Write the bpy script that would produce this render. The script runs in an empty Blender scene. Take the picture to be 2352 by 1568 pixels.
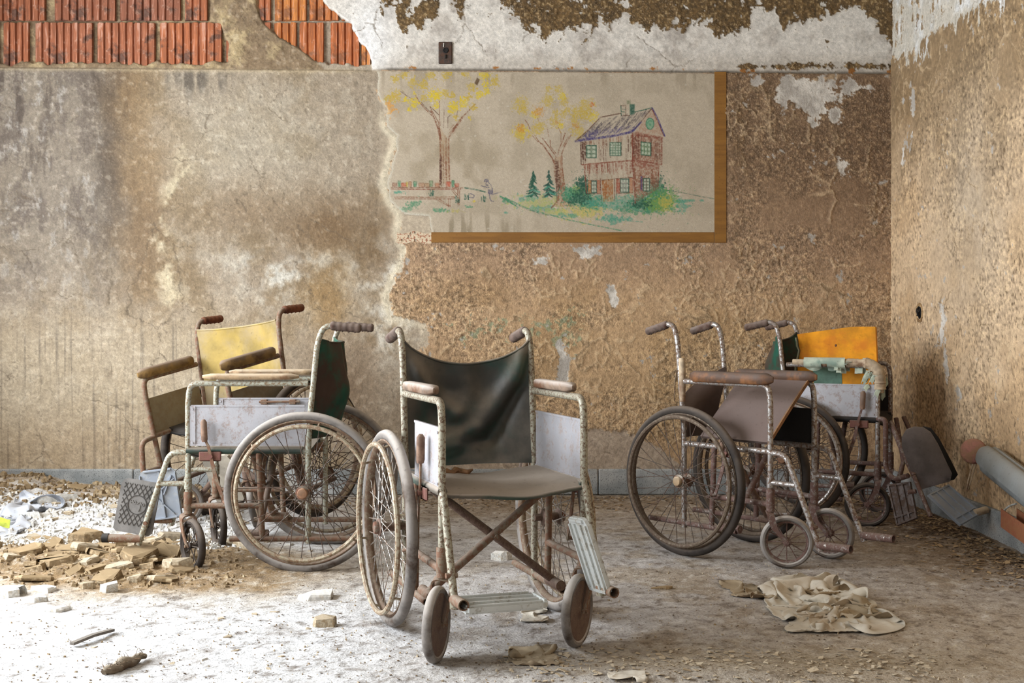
import bpy, math, random
import numpy as np
from mathutils import Vector, Matrix

# ---------------------------------------------------------------- camera, world, light, exposure
scene = bpy.context.scene
COL = scene.collection
FPX, CAMZ, HORIZON = 2600.0, 0.94, 745.0          # focal length in pixels of the 2352x1568 frame, eye height, horizon row
WALL_Y, WALL_X, LEFT_X, CEIL_Z = 6.27, 2.106, -3.35, 3.15
PPM = FPX / WALL_Y                                # pixels per metre on the back wall

cam_data = bpy.data.cameras.new('camera')
cam_data.sensor_width = 36.0
cam_data.lens = FPX / 2352 * 36.0
cam_data.shift_y = -(784 - HORIZON) / 2352
cam_data.clip_start = 0.05
camera = bpy.data.objects.new('camera', cam_data)
camera.location = (0, 0, CAMZ)
camera.rotation_euler = (math.pi / 2, 0, 0)
COL.objects.link(camera)
scene.camera = camera

world = bpy.data.worlds.new('overcast_sky')
scene.world = world
world.use_nodes = True
bg = world.node_tree.nodes['Background']
bg.inputs[0].default_value = (1.0, 0.98, 0.945, 1)
bg.inputs[1].default_value = 0.42

WINDOWS = [(1.35, 2.55), (3.05, 4.25), (4.70, 5.75)]   # daylight windows in the left wall: from y to y
WIN_Z0, WIN_Z1 = 0.85, 2.55
for (ya, yb_), watts in zip(WINDOWS, (145, 190, 58)):
    ld = bpy.data.lights.new('window_daylight', 'AREA')
    ld.shape = 'RECTANGLE'
    ld.size, ld.size_y = yb_ - ya, WIN_Z1 - WIN_Z0
    ld.energy = watts
    ld.color = (0.88, 0.94, 1.0)
    lo = bpy.data.objects.new('window_daylight', ld)
    lo.location = (LEFT_X - 0.16, (ya + yb_) / 2, (WIN_Z0 + WIN_Z1) / 2)
    lo.rotation_euler = (math.radians(90), 0, math.radians(-90))
    COL.objects.link(lo)

vs = scene.view_settings
vs.view_transform = 'Standard'
vs.look = 'None'
vs.gamma = 1.0
vs.use_curve_mapping = False
vs.exposure = 0.45
scene.cycles.max_bounces = 5
scene.cycles.diffuse_bounces = 3
scene.cycles.glossy_bounces = 2
scene.cycles.use_adaptive_sampling = True
scene.cycles.adaptive_threshold = 0.07

# ---------------------------------------------------------------- small helpers
R = math.radians
rng = np.random.default_rng(7)
random.seed(7)


def lin(c):
    """sRGB 0..255 triple -> linear"""
    c = np.asarray(c, float) / 255.0
    return np.where(c <= 0.04045, c / 12.92, ((c + 0.055) / 1.055) ** 2.4)


def L4(c):
    return tuple(float(x) for x in lin(c)) + (1.0,)


def wp(px, py, z):
    """world point seen at a pixel of the photograph at depth z"""
    return Vector(((px - 1176) * z / FPX, z, CAMZ - (py - HORIZON) * z / FPX))


def fp(px, py, h=0.0):
    """world point on the floor (or h above it) seen at a pixel"""
    return wp(px, py, (CAMZ - h) * FPX / (py - HORIZON))


def tag(o, label=None, cat=None, group=None, kind=None):
    if label: o['label'] = label
    if cat: o['category'] = cat
    if group: o['group'] = group
    if kind: o['kind'] = kind
    return o


def empty(name, loc=(0, 0, 0), rz=0.0, parent=None):
    o = bpy.data.objects.new(name, None)
    o.empty_display_size = 0.1
    o.location = loc
    o.rotation_euler = (0, 0, rz)
    o.parent = parent
    COL.objects.link(o)
    return o


def vnoise(x, y, seed=0):
    xi = np.floor(x).astype(np.int64); yi = np.floor(y).astype(np.int64)
    xf = x - xi; yf = y - yi
    xf = xf * xf * (3 - 2 * xf); yf = yf * yf * (3 - 2 * yf)

    def h(a, b):
        n = (a * 374761393 + b * 668265263 + seed * 974634777) & 0xFFFFFFFF
        n = ((n ^ (n >> 13)) * 1274126177) & 0xFFFFFFFF
        n = n ^ (n >> 16)
        return (n & 0xFFFF) / 65535.0
    a = h(xi, yi); b = h(xi + 1, yi); c = h(xi, yi + 1); d = h(xi + 1, yi + 1)
    return (a + (b - a) * xf) * (1 - yf) + (c + (d - c) * xf) * yf


def fbm(x, y, seed=0, octaves=4, gain=0.5):
    t = np.zeros_like(x, dtype=float); amp = 1.0; tot = 0.0
    for k in range(octaves):
        t += amp * vnoise(x * 2 ** k + 17.3 * k, y * 2 ** k - 9.1 * k, seed + k)
        tot += amp; amp *= gain
    return t / tot            # 0..1, mean .5


def sstep(a, b, x):
    t = np.clip((x - a) / (b - a), 0, 1)
    return t * t * (3 - 2 * t)


def gauss(u, v, cu, cv, su, sv):
    return np.exp(-0.5 * (((u - cu) / su) ** 2 + ((v - cv) / sv) ** 2))


def poly_sd(u, v, poly):
    """signed distance to a polygon, positive inside"""
    p = np.asarray(poly, float); n = len(p)
    d = np.full(u.shape, 1e18); inside = np.zeros(u.shape, bool)
    for i in range(n):
        ax, ay = p[i]; bx, by = p[(i + 1) % n]
        ex, ey = bx - ax, by - ay
        t = np.clip(((u - ax) * ex + (v - ay) * ey) / max(ex * ex + ey * ey, 1e-9), 0, 1)
        d = np.minimum(d, (u - ax - t * ex) ** 2 + (v - ay - t * ey) ** 2)
        if ay != by:
            c = ((ay > v) != (by > v)) & (u < (bx - ax) * (v - ay) / (by - ay) + ax)
            inside ^= c
    d = np.sqrt(d)
    return np.where(inside, d, -d)


# ---------------------------------------------------------------- material helpers
class NT:
    def __init__(self, name):
        self.m = bpy.data.materials.new(name)
        self.m.use_nodes = True
        self.t = self.m.node_tree
        self.b = self.t.nodes['Principled BSDF']

    def n(self, typ, ins=None, **props):
        nd = self.t.nodes.new(typ)
        for k, v in props.items():
            setattr(nd, k, v)
        for k, v in (ins or {}).items():
            self.set(nd.inputs[k], v)
        return nd

    def set(self, sock, v):
        if isinstance(v, bpy.types.NodeSocket):
            self.t.links.new(v, sock)
        else:
            sock.default_value = v

    def math(self, op, a, b=0.0, c=None, clamp=False):
        nd = self.n('ShaderNodeMath', {0: a, 1: b}, operation=op)
        if c is not None: self.set(nd.inputs[2], c)
        nd.use_clamp = clamp
        return nd.outputs[0]

    def mix(self, f, a, b, mode='MIX'):
        nd = self.n('ShaderNodeMix', data_type='RGBA')
        nd.blend_type = mode
        nd.clamp_factor = True
        self.set(nd.inputs[0], f); self.set(nd.inputs[6], a); self.set(nd.inputs[7], b)
        return nd.outputs[2]

    def noise(self, vec, scale, detail=3.0, rough=0.55, dist=0.0):
        nd = self.n('ShaderNodeTexNoise', {'Vector': vec, 'Scale': scale, 'Detail': detail, 'Roughness': rough, 'Distortion': dist})
        return nd.outputs[0]

    def noisec(self, vec, scale, detail=2.0):
        nd = self.n('ShaderNodeTexNoise', {'Vector': vec, 'Scale': scale, 'Detail': detail})
        return nd.outputs[1]

    def step(self, x, lo, hi, to0=0.0, to1=1.0):
        nd = self.n('ShaderNodeMapRange', {0: x, 1: lo, 2: hi, 3: to0, 4: to1}, interpolation_type='SMOOTHSTEP')
        return nd.outputs[0]

    def coord(self, which='Object'):
        return self.n('ShaderNodeTexCoord').outputs[which]

    def attr(self, name):
        return self.n('ShaderNodeAttribute', attribute_name=name)

    def voronoi(self, vec, scale, feature='DISTANCE_TO_EDGE', rand=1.0, out=0):
        nd = self.n('ShaderNodeTexVoronoi', {'Vector': vec, 'Scale': scale, 'Randomness': rand}, feature=feature)
        return nd.outputs[out]

    def warp(self, vec, scale, amount, detail=2.0):
        c = self.noisec(vec, scale, detail)
        s = self.n('ShaderNodeVectorMath', {0: c, 1: (0.5, 0.5, 0.5)}, operation='SUBTRACT').outputs[0]
        s = self.n('ShaderNodeVectorMath', {0: s}, operation='SCALE')
        s.inputs['Scale'].default_value = amount
        return self.n('ShaderNodeVectorMath', {0: vec, 1: s.outputs[0]}, operation='ADD').outputs[0]

    def bump(self, h, strength=0.5, dist=0.01, normal=None):
        nd = self.n('ShaderNodeBump', {'Height': h, 'Strength': strength, 'Distance': dist})
        if normal is not None: self.set(nd.inputs['Normal'], normal)
        return nd.outputs[0]

    def up(self):
        g = self.n('ShaderNodeNewGeometry')
        return self.n('ShaderNodeSeparateXYZ', {0: g.outputs['Normal']}).outputs[2]

    def done(self, color=None, rough=None, metal=None, normal=None, spec=None):
        if color is not None: self.set(self.b.inputs['Base Color'], color)
        if rough is not None: self.set(self.b.inputs['Roughness'], rough)
        if metal is not None: self.set(self.b.inputs['Metallic'], metal)
        if normal is not None: self.set(self.b.inputs['Normal'], normal)
        if spec is not None: self.set(self.b.inputs['Specular IOR Level'], spec)
        return self.m


def worn(name, paint, rust, amount=0.5, scale=30.0, metal=0.0, rough=0.5, rust2=None, dust=0.0, dustc=(150, 136, 122), bump=0.4, soft=0.05, speck=True):
    """painted or plated surface with rust patches, specks and settled dust"""
    t = NT(name); v = t.coord()
    n = t.noise(v, scale, 6.0, 0.65)
    n2 = t.noise(v, scale * 5, 3.0, 0.6)
    m = t.math('ADD', t.math('MULTIPLY', n, 0.68), t.math('MULTIPLY', n2, 0.32))
    lo = 0.5 + (0.5 - amount) * 0.28
    mask = t.step(m, lo - soft, lo + soft)
    r = t.mix(n2, L4(rust), L4(rust2 or [min(255, c * 1.5) for c in rust]))
    p = t.mix(t.math('MULTIPLY', t.noise(v, scale * 0.35, 3.0), 0.55), L4(paint), L4([c * 0.72 for c in paint]))
    c = t.mix(mask, p, r)
    if dust > 0:
        f = t.math('MULTIPLY', t.step(t.math('ADD', t.up(), t.math('MULTIPLY', n2, 0.5)), 0.45, 1.2), dust)
        c = t.mix(f, c, L4(dustc))
    h = t.math('SUBTRACT', t.math('MULTIPLY', n2, 0.4), t.math('MULTIPLY', mask, 0.5))
    ro = t.math('ADD', t.math('MULTIPLY', mask, 0.85 - rough), rough)
    me = t.math('MULTIPLY', t.math('SUBTRACT', 1.0, mask), metal)
    return t.done(c, ro, me, t.bump(h, bump, 0.002))


def dusty(name, col, dustc=(150, 136, 122), dust=0.6, scale=18.0, stain=None, stain_amt=0.4, rough=0.75, bump=0.3, bscale=60.0, spec=0.3):
    """cloth, vinyl, rubber: one colour with blotches, dust lying on what faces up"""
    t = NT(name); v = t.coord()
    n = t.noise(v, scale, 5.0, 0.6)
    n2 = t.noise(v, bscale, 3.0, 0.6)
    c = t.mix(t.step(n, 0.35, 0.7), L4(col), L4([x * 0.7 for x in col]))
    if stain is not None:
        s = t.step(t.noise(v, scale * 0.45, 6.0, 0.65), 0.62 - stain_amt * 0.35, 0.72 - stain_amt * 0.25)
        c = t.mix(s, c, L4(stain))
    f = t.math('ADD', t.up(), t.math('MULTIPLY', t.math('SUBTRACT', n, 0.5), 1.3))
    f = t.math('MULTIPLY', t.step(f, -0.1, 0.95), dust)
    c = t.mix(f, c, L4(dustc))
    c = t.mix(t.math('MULTIPLY', t.step(n2, 0.6, 0.75), 0.35), c, L4([x * 0.5 for x in col]))
    return t.done(c, rough, 0.0, t.bump(n2, bump, 0.003), spec)


# ---------------------------------------------------------------- mesh helpers
class MB:
    """collects pieces of one mesh"""
    def __init__(self):
        self.v = []; self.f = []

    def add(self, verts, faces):
        o = len(self.v)
        self.v.extend([tuple(map(float, p)) for p in verts])
        self.f.extend([tuple(i + o for i in f) for f in faces])

    def tube(self, pts, r, seg=10, closed=False, caps=True):
        pts = [Vector(p) for p in pts]; n = len(pts)
        rad = r if isinstance(r, (list, tuple)) else [r] * n
        tans = []
        for i in range(n):
            a = pts[(i - 1) % n] if (closed or i > 0) else pts[i]
            b = pts[(i + 1) % n] if (closed or i < n - 1) else pts[i]
            tans.append((b - a).normalized())
        t0 = tans[0]
        ref = Vector((0, 0, 1)) if abs(t0.z) < 0.9 else Vector((1, 0, 0))
        u = t0.cross(ref).normalized()
        vs_ = []
        for i in range(n):
            t = tans[i]
            u = (u - t * u.dot(t)).normalized()
            w = t.cross(u)
            for k in range(seg):
                a = 2 * math.pi * k / seg
                vs_.append(pts[i] + (u * math.cos(a) + w * math.sin(a)) * rad[i])
        fs = []
        for i in range(n if closed else n - 1):
            j = (i + 1) % n
            for k in range(seg):
                k2 = (k + 1) % seg
                fs.append((i * seg + k, i * seg + k2, j * seg + k2, j * seg + k))
        if caps and not closed:
            fs.append(tuple(range(seg - 1, -1, -1)))
            fs.append(tuple((n - 1) * seg + k for k in range(seg)))
        self.add(vs_, fs)

    def pipe(self, pts, r, wall=0.003, seg=12):
        """open-ended tube: the bore shows"""
        self.tube(pts, r, seg, caps=False)
        pts = [Vector(p) for p in pts]
        for e, nb in ((pts[0], pts[1]), (pts[-1], pts[-2])):
            d = (nb - e).normalized()
            self.tube([e, e + d * 0.0005], [r, r - wall], seg, caps=False)
            q_ = e + d * min(0.045, (nb - e).length * 0.45)
            self.tube([e + d * 0.0005, q_], r - wall, seg, caps=False)
            self.tube([q_, q_ + d * 0.0005], [r - wall, 0.0004], seg, caps=False)

    def strip(self, pts, wdir, w, t):
        """flat bar swept along pts: width w along wdir, thickness t"""
        pts = [Vector(p) for p in pts]; wd = Vector(wdir).normalized(); n = len(pts)
        vs_ = []
        for i, p in enumerate(pts):
            a = pts[max(i - 1, 0)]; b = pts[min(i + 1, n - 1)]
            tn = (b - a).normalized()
            nn = tn.cross(wd).normalized()
            ww = w[i] if isinstance(w, (list, tuple)) else w
            for sx, sy in ((-1, -1), (1, -1), (1, 1), (-1, 1)):
                vs_.append(p + wd * (sx * ww / 2) + nn * (sy * t / 2))
        fs = [(0, 1, 2, 3), tuple((n - 1) * 4 + k for k in (3, 2, 1, 0))]
        for i in range(n - 1):
            for k in range(4):
                k2 = (k + 1) % 4
                fs.append((i * 4 + k, i * 4 + k2, i * 4 + 4 + k2, i * 4 + 4 + k))
        self.add(vs_, fs)

    def box(self, c, size, M=None, bev=0.0):
        c = Vector(c); sx, sy, sz = [s / 2 for s in size]
        M = M or Matrix.Identity(3)
        if bev <= 0:
            P = [(x * sx, y * sy, z * sz) for z in (-1, 1) for y in (-1, 1) for x in (-1, 1)]
            F = [(0, 2, 3, 1), (4, 5, 7, 6), (0, 1, 5, 4), (2, 6, 7, 3), (0, 4, 6, 2), (1, 3, 7, 5)]
        else:
            b = min(bev, sx * .95, sy * .95, sz * .95)
            P = []; ring = []
            for z, ins in ((-sz, b), (-sz + b, 0), (sz - b, 0), (sz, b)):
                x0, y0 = sx - ins, sy - ins
                q = [(-x0 + b, -y0), (x0 - b, -y0), (x0, -y0 + b), (x0, y0 - b), (x0 - b, y0), (-x0 + b, y0), (-x0, y0 - b), (-x0, -y0 + b)]
                ring.append([len(P) + i for i in range(8)])
                P += [(a, d, z) for a, d in q]
            F = [tuple(reversed(ring[0])), tuple(ring[3])]
            for a, d in zip(ring, ring[1:]):
                for k in range(8):
                    k2 = (k + 1) % 8
                    F.append((a[k], a[k2], d[k2], d[k]))
        self.add([c + M @ Vector(p) for p in P], F)

    def ring(self, R_, r, nseg=48, rseg=10, c=(0, 0, 0), prof=None):
        """torus round the local x axis (a wheel)"""
        c = Vector(c); vs_ = []; fs = []
        prof = prof or [(r * math.cos(2 * math.pi * k / rseg), r * math.sin(2 * math.pi * k / rseg)) for k in range(rseg)]
        m = len(prof)
        for i in range(nseg):
            a = 2 * math.pi * i / nseg
            for dr, dx in prof:
                q = R_ + dr
                vs_.append(c + Vector((dx, q * math.cos(a), q * math.sin(a))))
        for i in range(nseg):
            j = (i + 1) % nseg
            for k in range(m):
                k2 = (k + 1) % m
                fs.append((i * m + k, j * m + k, j * m + k2, i * m + k2))
        self.add(vs_, fs)

    def lathe(self, prof, nseg=20, M=None, c=(0, 0, 0)):
        """profile of (radius, height) spun round the local z axis"""
        M = M or Matrix.Identity(3); c = Vector(c); vs_ = []; fs = []; m = len(prof)
        for i in range(nseg):
            a = 2 * math.pi * i / nseg
            for r, h in prof:
                vs_.append(c + M @ Vector((r * math.cos(a), r * math.sin(a), h)))
        for i in range(nseg):
            j = (i + 1) % nseg
            for k in range(m - 1):
                fs.append((i * m + k, j * m + k, j * m + k + 1, i * m + k + 1))
        fs.append(tuple(i * m for i in range(nseg - 1, -1, -1)))
        fs.append(tuple(i * m + m - 1 for i in range(nseg)))
        self.add(vs_, fs)

    def sheet(self, fn, nu, nv, th=0.004, keep=None):
        """thin cloth or plate: fn(u, v) in 0..1 -> point; thickness along the local normal"""
        G = [[Vector(fn(i / nu, j / nv)) for i in range(nu + 1)] for j in range(nv + 1)]
        N = [[None] * (nu + 1) for _ in range(nv + 1)]
        for j in range(nv + 1):
            for i in range(nu + 1):
                du = G[j][min(i + 1, nu)] - G[j][max(i - 1, 0)]
                dv = G[min(j + 1, nv)][i] - G[max(j - 1, 0)][i]
                nn = du.cross(dv)
                N[j][i] = nn.normalized() if nn.length > 1e-12 else Vector((0, 0, 1))
        top = [G[j][i] + N[j][i] * th / 2 for j in range(nv + 1) for i in range(nu + 1)]
        bot = [G[j][i] - N[j][i] * th / 2 for j in range(nv + 1) for i in range(nu + 1)]
        K = len(top); w = nu + 1
        cells = {(i, j) for j in range(nv) for i in range(nu) if keep is None or keep((i + .5) / nu, (j + .5) / nv)}
        fs = []
        for (i, j) in cells:
            a, b, c, d = j * w + i, j * w + i + 1, (j + 1) * w + i + 1, (j + 1) * w + i
            fs.append((a, b, c, d)); fs.append((K + d, K + c, K + b, K + a))
            if (i, j - 1) not in cells: fs.append((b, a, K + a, K + b))
            if (i, j + 1) not in cells: fs.append((d, c, K + c, K + d))
            if (i - 1, j) not in cells: fs.append((a, d, K + d, K + a))
            if (i + 1, j) not in cells: fs.append((c, b, K + b, K + c))
        self.add(top + bot, fs)

    def mesh(self, name, mat=None, smooth=True, angle=40):
        me = bpy.data.meshes.new(name)
        me.from_pydata(self.v, [], self.f)
        if mat: me.materials.append(mat)
        if smooth:
            me.shade_smooth()
            me.set_sharp_from_angle(angle=R(angle))
        me.update()
        return me

    def build(self, name, mat=None, parent=None, loc=(0, 0, 0), smooth=True, angle=40):
        return link(name, self.mesh(name, mat, smooth, angle), parent, loc)


def link(name, me, parent=None, loc=(0, 0, 0), rot=(0, 0, 0)):
    o = bpy.data.objects.new(name, me)
    o.location = loc
    o.rotation_euler = rot
    o.parent = parent
    COL.objects.link(o)
    return o


def fillet(pts, rad, n=6):
    """round the corners of a polyline"""
    pts = [Vector(p) for p in pts]
    out = [pts[0]]
    for i in range(1, len(pts) - 1):
        p, a, b = pts[i], pts[i - 1], pts[i + 1]
        r = rad[i - 1] if isinstance(rad, (list, tuple)) else rad
        r = min(r, (a - p).length * .49, (b - p).length * .49)
        s, e = p + (a - p).normalized() * r, p + (b - p).normalized() * r
        for k in range(n + 1):
            t = k / n
            out.append(s * (1 - t) ** 2 + p * (2 * t * (1 - t)) + e * t * t)
    out.append(pts[-1])
    return out


def grid_mesh(name, P, attrs=None, flip=False, keep=None):
    """P: (nv, nu, 3) array of points -> one mesh; attrs: name -> (nv, nu) or (nv, nu, 3) array"""
    nv, nu = P.shape[:2]
    idx = np.arange(nv * nu).reshape(nv, nu)
    q = np.stack([idx[:-1, :-1], idx[:-1, 1:], idx[1:, 1:], idx[1:, :-1]], -1).reshape(-1, 4)
    if keep is not None:
        q = q[keep.reshape(-1)]
    if flip: q = q[:, ::-1]
    me = bpy.data.meshes.new(name)
    me.vertices.add(nv * nu)
    me.vertices.foreach_set('co', P.reshape(-1).astype(np.float32))
    nq = len(q)
    me.loops.add(nq * 4)
    me.loops.foreach_set('vertex_index', q.reshape(-1).astype(np.int32))
    me.polygons.add(nq)
    me.polygons.foreach_set('loop_start', (np.arange(nq) * 4).astype(np.int32))
    me.polygons.foreach_set('loop_total', np.full(nq, 4, np.int32))
    me.update(calc_edges=True)
    me.validate()
    for k, a in (attrs or {}).items():
        if a.ndim == 2:
            at = me.attributes.new(k, 'FLOAT', 'POINT')
            at.data.foreach_set('value', a.reshape(-1).astype(np.float32))
        else:
            at = me.attributes.new(k, 'FLOAT_COLOR', 'POINT')
            rgba = np.ones((a.shape[0] * a.shape[1], 4), np.float32)
            rgba[:, :3] = a.reshape(-1, 3)
            at.data.foreach_set('color', rgba.reshape(-1))
    me.shade_smooth()
    return me

# ================================================================ THE ROOM
# ---------------------------------------------------------------- wall material (colour and relief are carried by the fine wall mesh)
def wall_material(name, rough=.9, grit=True):
    t = NT(name); v = t.coord()
    n = t.noise(v, 260.0, 2.0, 0.7)
    c = t.attr('col').outputs['Color']
    h = t.math('MULTIPLY', n, .5)
    if grit:      # blistered grain, strongest where the mesh says the paint is pebbly
        g = t.noise(v, 105.0, 2.0, 0.6); k = t.attr('grit').outputs['Fac']
        c = t.mix(t.math('MULTIPLY', t.step(g, 0.52, 0.36), t.math('MULTIPLY', k, .55)), c, (0.09, 0.06, 0.035, 1))
        c = t.mix(t.math('MULTIPLY', t.step(g, 0.56, 0.68), t.math('MULTIPLY', k, .45)), c, (0.62, 0.47, 0.31, 1))
        h = t.math('ADD', h, t.math('MULTIPLY', t.step(g, .40, .64), t.math('MULTIPLY', k, 2.0)))
    c = t.mix(t.math('MULTIPLY', t.step(n, 0.38, 0.68), 0.30), c, (0.08, 0.065, 0.05, 1))
    return t.done(c, rough, 0.0, t.bump(h, 0.5, 0.0025), 0.25)


M_WALL = wall_material('peeling_painted_plaster')


def worley(x, y, seed=0):
    """distance to the cell border (second minus first nearest point) and a random number per cell"""
    xi = np.floor(x); yi = np.floor(y)
    f1 = np.full(x.shape, 9.0); f2 = np.full(x.shape, 9.0); cid = np.zeros(x.shape)
    for dx in (-1, 0, 1):
        for dy in (-1, 0, 1):
            a = xi + dx; b = yi + dy
            h1 = np.mod(np.sin(a * 127.1 + b * 311.7 + seed * 13.7) * 43758.5453, 1.0)
            h2 = np.mod(np.sin(a * 269.5 + b * 183.3 + seed * 7.9) * 43758.5453, 1.0)
            d = np.sqrt((x - a - h1) ** 2 + (y - b - h2) ** 2)
            near = d < f1
            f2 = np.where(near, f1, np.minimum(f2, d))
            cid = np.where(near, np.mod(h1 * 7.31 + h2 * 3.17, 1.0), cid)
            f1 = np.where(near, d, f1)
    return f2 - f1, cid


def mixc(a, b, w):
    w = np.clip(w, 0, 1)[..., None]
    return a * (1 - w) + (np.asarray(b, float) if not isinstance(b, np.ndarray) else b) * w


def paint_detail(U, V, C, T, f_tan, f_brn, f_wht, f_rust, f_green, f_smooth, seed, coarse=1.0):
    """U, V in wall pixels. Returns colour (sRGB) and relief (metres) with crackle, blisters, flakes and ragged edges worked in."""
    n4 = fbm(U / 4.5, V / 4.5, seed + 1, 3, .6) - .5
    n10 = fbm(U / 12, V / 12, seed + 2, 4, .6) - .5
    n26 = fbm(U / 30, V / 30, seed + 3, 4, .55) - .5
    n90 = fbm(U / 95, V / 95, seed + 4, 4, .5) - .5
    jag = n10 * .7 + n4 * .3
    tan = sstep(-.08, .08, f_tan + 2.2 * jag)
    brn = sstep(-.08, .08, f_brn + 2.0 * n10 + 1.2 * n4 + 2.6 * n26)
    wht = sstep(-.06, .06, f_wht + 3.4 * jag + 3.2 * n26)
    rst = sstep(-.1, .1, f_rust + 3.2 * jag + 1.5 * n26)
    # crackle: plates of paint with lifted rims, small ones only in places
    wx_ = U + 34 * n90 * 2 + 22 * n26 + 9 * n10; wy_ = V + 34 * (fbm(U / 95, V / 95, seed + 5, 4) - .5) * 2 + 22 * (fbm(U / 30, V / 30, seed + 6, 3) - .5) + 9 * (fbm(U / 12, V / 12, seed + 7, 3) - .5)
    e1, id1 = worley(wx_ / 74, wy_ / 74, seed); e2, _ = worley(wx_ / 27, wy_ / 27, seed + 9)
    g1 = sstep(.40, .52, fbm(U / 130, V / 130, seed + 8, 3)); g2 = sstep(.49, .60, fbm(U / 90, V / 90, seed + 10, 3))
    br1 = sstep(.40, .52, fbm(U / 40, V / 40, seed + 15, 3)); br2 = sstep(.36, .5, fbm(U / 25, V / 25, seed + 16, 3))
    cr = np.maximum(sstep(.045, .012, e1) * g1 * br1, sstep(.085, .025, e2) * g2 * br2)
    lip = np.maximum(sstep(.16, .03, e1) * g1 * br1, sstep(.30, .05, e2) * g2 * br2)
    peb_n = fbm(U / 5.2, V / 5.2, seed + 11, 2, .6)
    pebamt = .35 + .65 * sstep(.38, .62, fbm(U / 120, V / 120, seed + 12, 3))
    peb = sstep(.42, .66, peb_n)
    pits = sstep(.30, .22, fbm(U / 6, V / 6, seed + 13, 3, .7))
    hair, _ = worley((U + 30 * n26 + 10 * n10) / 120, (V + 30 * n26 - 10 * n10) / 120, seed + 20)
    hairc = sstep(.02, .006, hair) * sstep(.45, .6, fbm(U / 80, V / 80, seed + 21, 3))
    # bare plaster
    c = C * (1 + .26 * n4[..., None] + .18 * n10[..., None])
    c = mixc(c, (208, 198, 180), sstep(.12, .26, n10) * .26 * (1 - f_smooth))
    c = mixc(c, (84, 74, 64), pits * .3 * (1 - f_smooth))
    c = mixc(c, (92, 80, 66), hairc * .55)
    # crackled paint
    tc = T * (1 + .12 * n26[..., None] + .12 * n10[..., None])
    tc = tc * (1 + (.30 * pebamt * (peb_n - .5) * 2)[..., None])
    ridge = np.maximum(sstep(.075, .02, e1) * g1 * br1, sstep(.15, .04, e2) * g2 * br2)
    tc = mixc(tc, (214, 187, 150), lip * .12 + ridge * .42)
    tc = mixc(tc, (218, 192, 148), sstep(.66, .78, peb_n) * pebamt * .35)
    tc = mixc(tc, (80, 60, 38), cr * .12 * sstep(.5, .6, fbm(U / 50, V / 50, seed + 30, 2)) * 4 + sstep(.30, .20, peb_n) * pebamt * .45)
    grn = sstep(0, .25, f_green + 3.4 * jag + n26)
    tc = mixc(tc, (120, 142, 114), grn * .6)
    c = mixc(c, tc, tan)
    wc = np.zeros_like(C) + np.array((214, 206, 195.)); wc = mixc(wc, (170, 162, 152), sstep(-.1, .2, n26))
    c = mixc(c, wc, wht * (lower_like := sstep(-1.9, -1.5, f_tan)) * tan)
    br = np.zeros_like(C) + np.array((98, 76, 46.)); br = br * (1 + (.9 * (peb_n - .5))[..., None] + .3 * n26[..., None])
    br = mixc(br, (190, 168, 130), sstep(.68, .78, peb_n) * .6)
    c = mixc(c, br, brn)
    c = mixc(c, (60, 48, 34), sstep(.35, .5, brn) * sstep(.95, .6, brn) * .6)
    c = mixc(c, np.array((150, 92, 34.)) + 0 * C, rst * .85)
    live = np.maximum(tan * (1 - wht * .9), brn)
    h = live * (.0022 + .0030 * lip + .0030 * ridge - .0030 * cr + .0016 * pebamt * (peb - .3))
    h = h + (1 - live) * (1 - .85 * f_smooth) * (.0035 * n10 + .0020 * n4 - .002 * pits)
    h = h - .001 * hairc + .003 * tan * n26
    return np.clip(c, 0, 255), h, np.clip(live * (.10 + .68 * pebamt) + .22 * (1 - live) * (1 - f_smooth), 0, 1)


def wu(u): return (np.asarray(u, float) - 1176) / PPM


def wz(v): return CAMZ - (np.asarray(v, float) - HORIZON) / PPM


# ---------------------------------------------------------------- wall_back
U0 = 1176 + LEFT_X * PPM
V0 = HORIZON - (CEIL_Z - CAMZ) * PPM
STEP = 2.15
ua = np.concatenate([np.arange(U0, -20, 12.0), np.arange(-20, 1176 + WALL_X * PPM + STEP, STEP)])
va = np.concatenate([np.arange(V0, -16, 12.0), np.arange(-16, 1078, STEP), np.arange(1080, HORIZON + CAMZ * PPM + 12, 12.0)])
U, V = np.meshgrid(ua, va)
wob = (fbm(U / 60, V / 60, 11, 4) - .5)
wob2 = (fbm(U / 22, V / 22, 12, 3) - .5)
Uw = U + 46 * wob + 16 * wob2
Vw = V + 46 * (fbm(U / 60, V / 60, 13, 4) - .5) + 16 * (fbm(U / 22, V / 22, 14, 3) - .5)
ledge_v = 154 + 0.008 * U
lower = sstep(-3, 3, V - ledge_v)                       # 1 below the ledge
brick_sd = poly_sd(Uw * .5 + U * .5, Vw * .5 + V * .5, [(-400, -400), (700, -400), (742, 0), (770, 30), (808, 55), (822, 92), (838, 118), (851, 152), (851, 200), (-400, 200)])
brick_zone = sstep(-3, 3, brick_sd) * (1 - lower)
patch_sd = poly_sd(Uw * .4 + U * .6, Vw * .4 + V * .6, [(470, -400), (560, -400), (590, 10), (612, 48), (640, 84), (690, 112), (745, 152), (745, 180), (512, 180), (522, 100), (508, 58), (486, 44)])
patch = sstep(-5, 6, patch_sd) * (1 - lower)
sill = sstep(138 + 10 * wob2 * 2, 146 + 10 * wob2 * 2, V + 0 * U) * (1 - lower)      # mortar left along the top of the lower plaster
TANP = [(872, 150), (868, 215), (886, 250), (890, 290), (916, 312), (914, 338), (899, 372), (890, 420), (900, 462), (926, 492), (922, 540), (936, 575),
        (918, 622), (893, 680), (902, 726), (984, 746), (986, 790), (960, 815), (1010, 880), (1110, 905), (1235, 958), (1345, 985), (1445, 990), (1520, 1040),
        (1560, 1068), (1620, 1100), (2200, 1100), (2200, 150)]
tan_sd = poly_sd(Uw * .35 + U * .65, Vw * .35 + V * .65, TANP)
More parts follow.
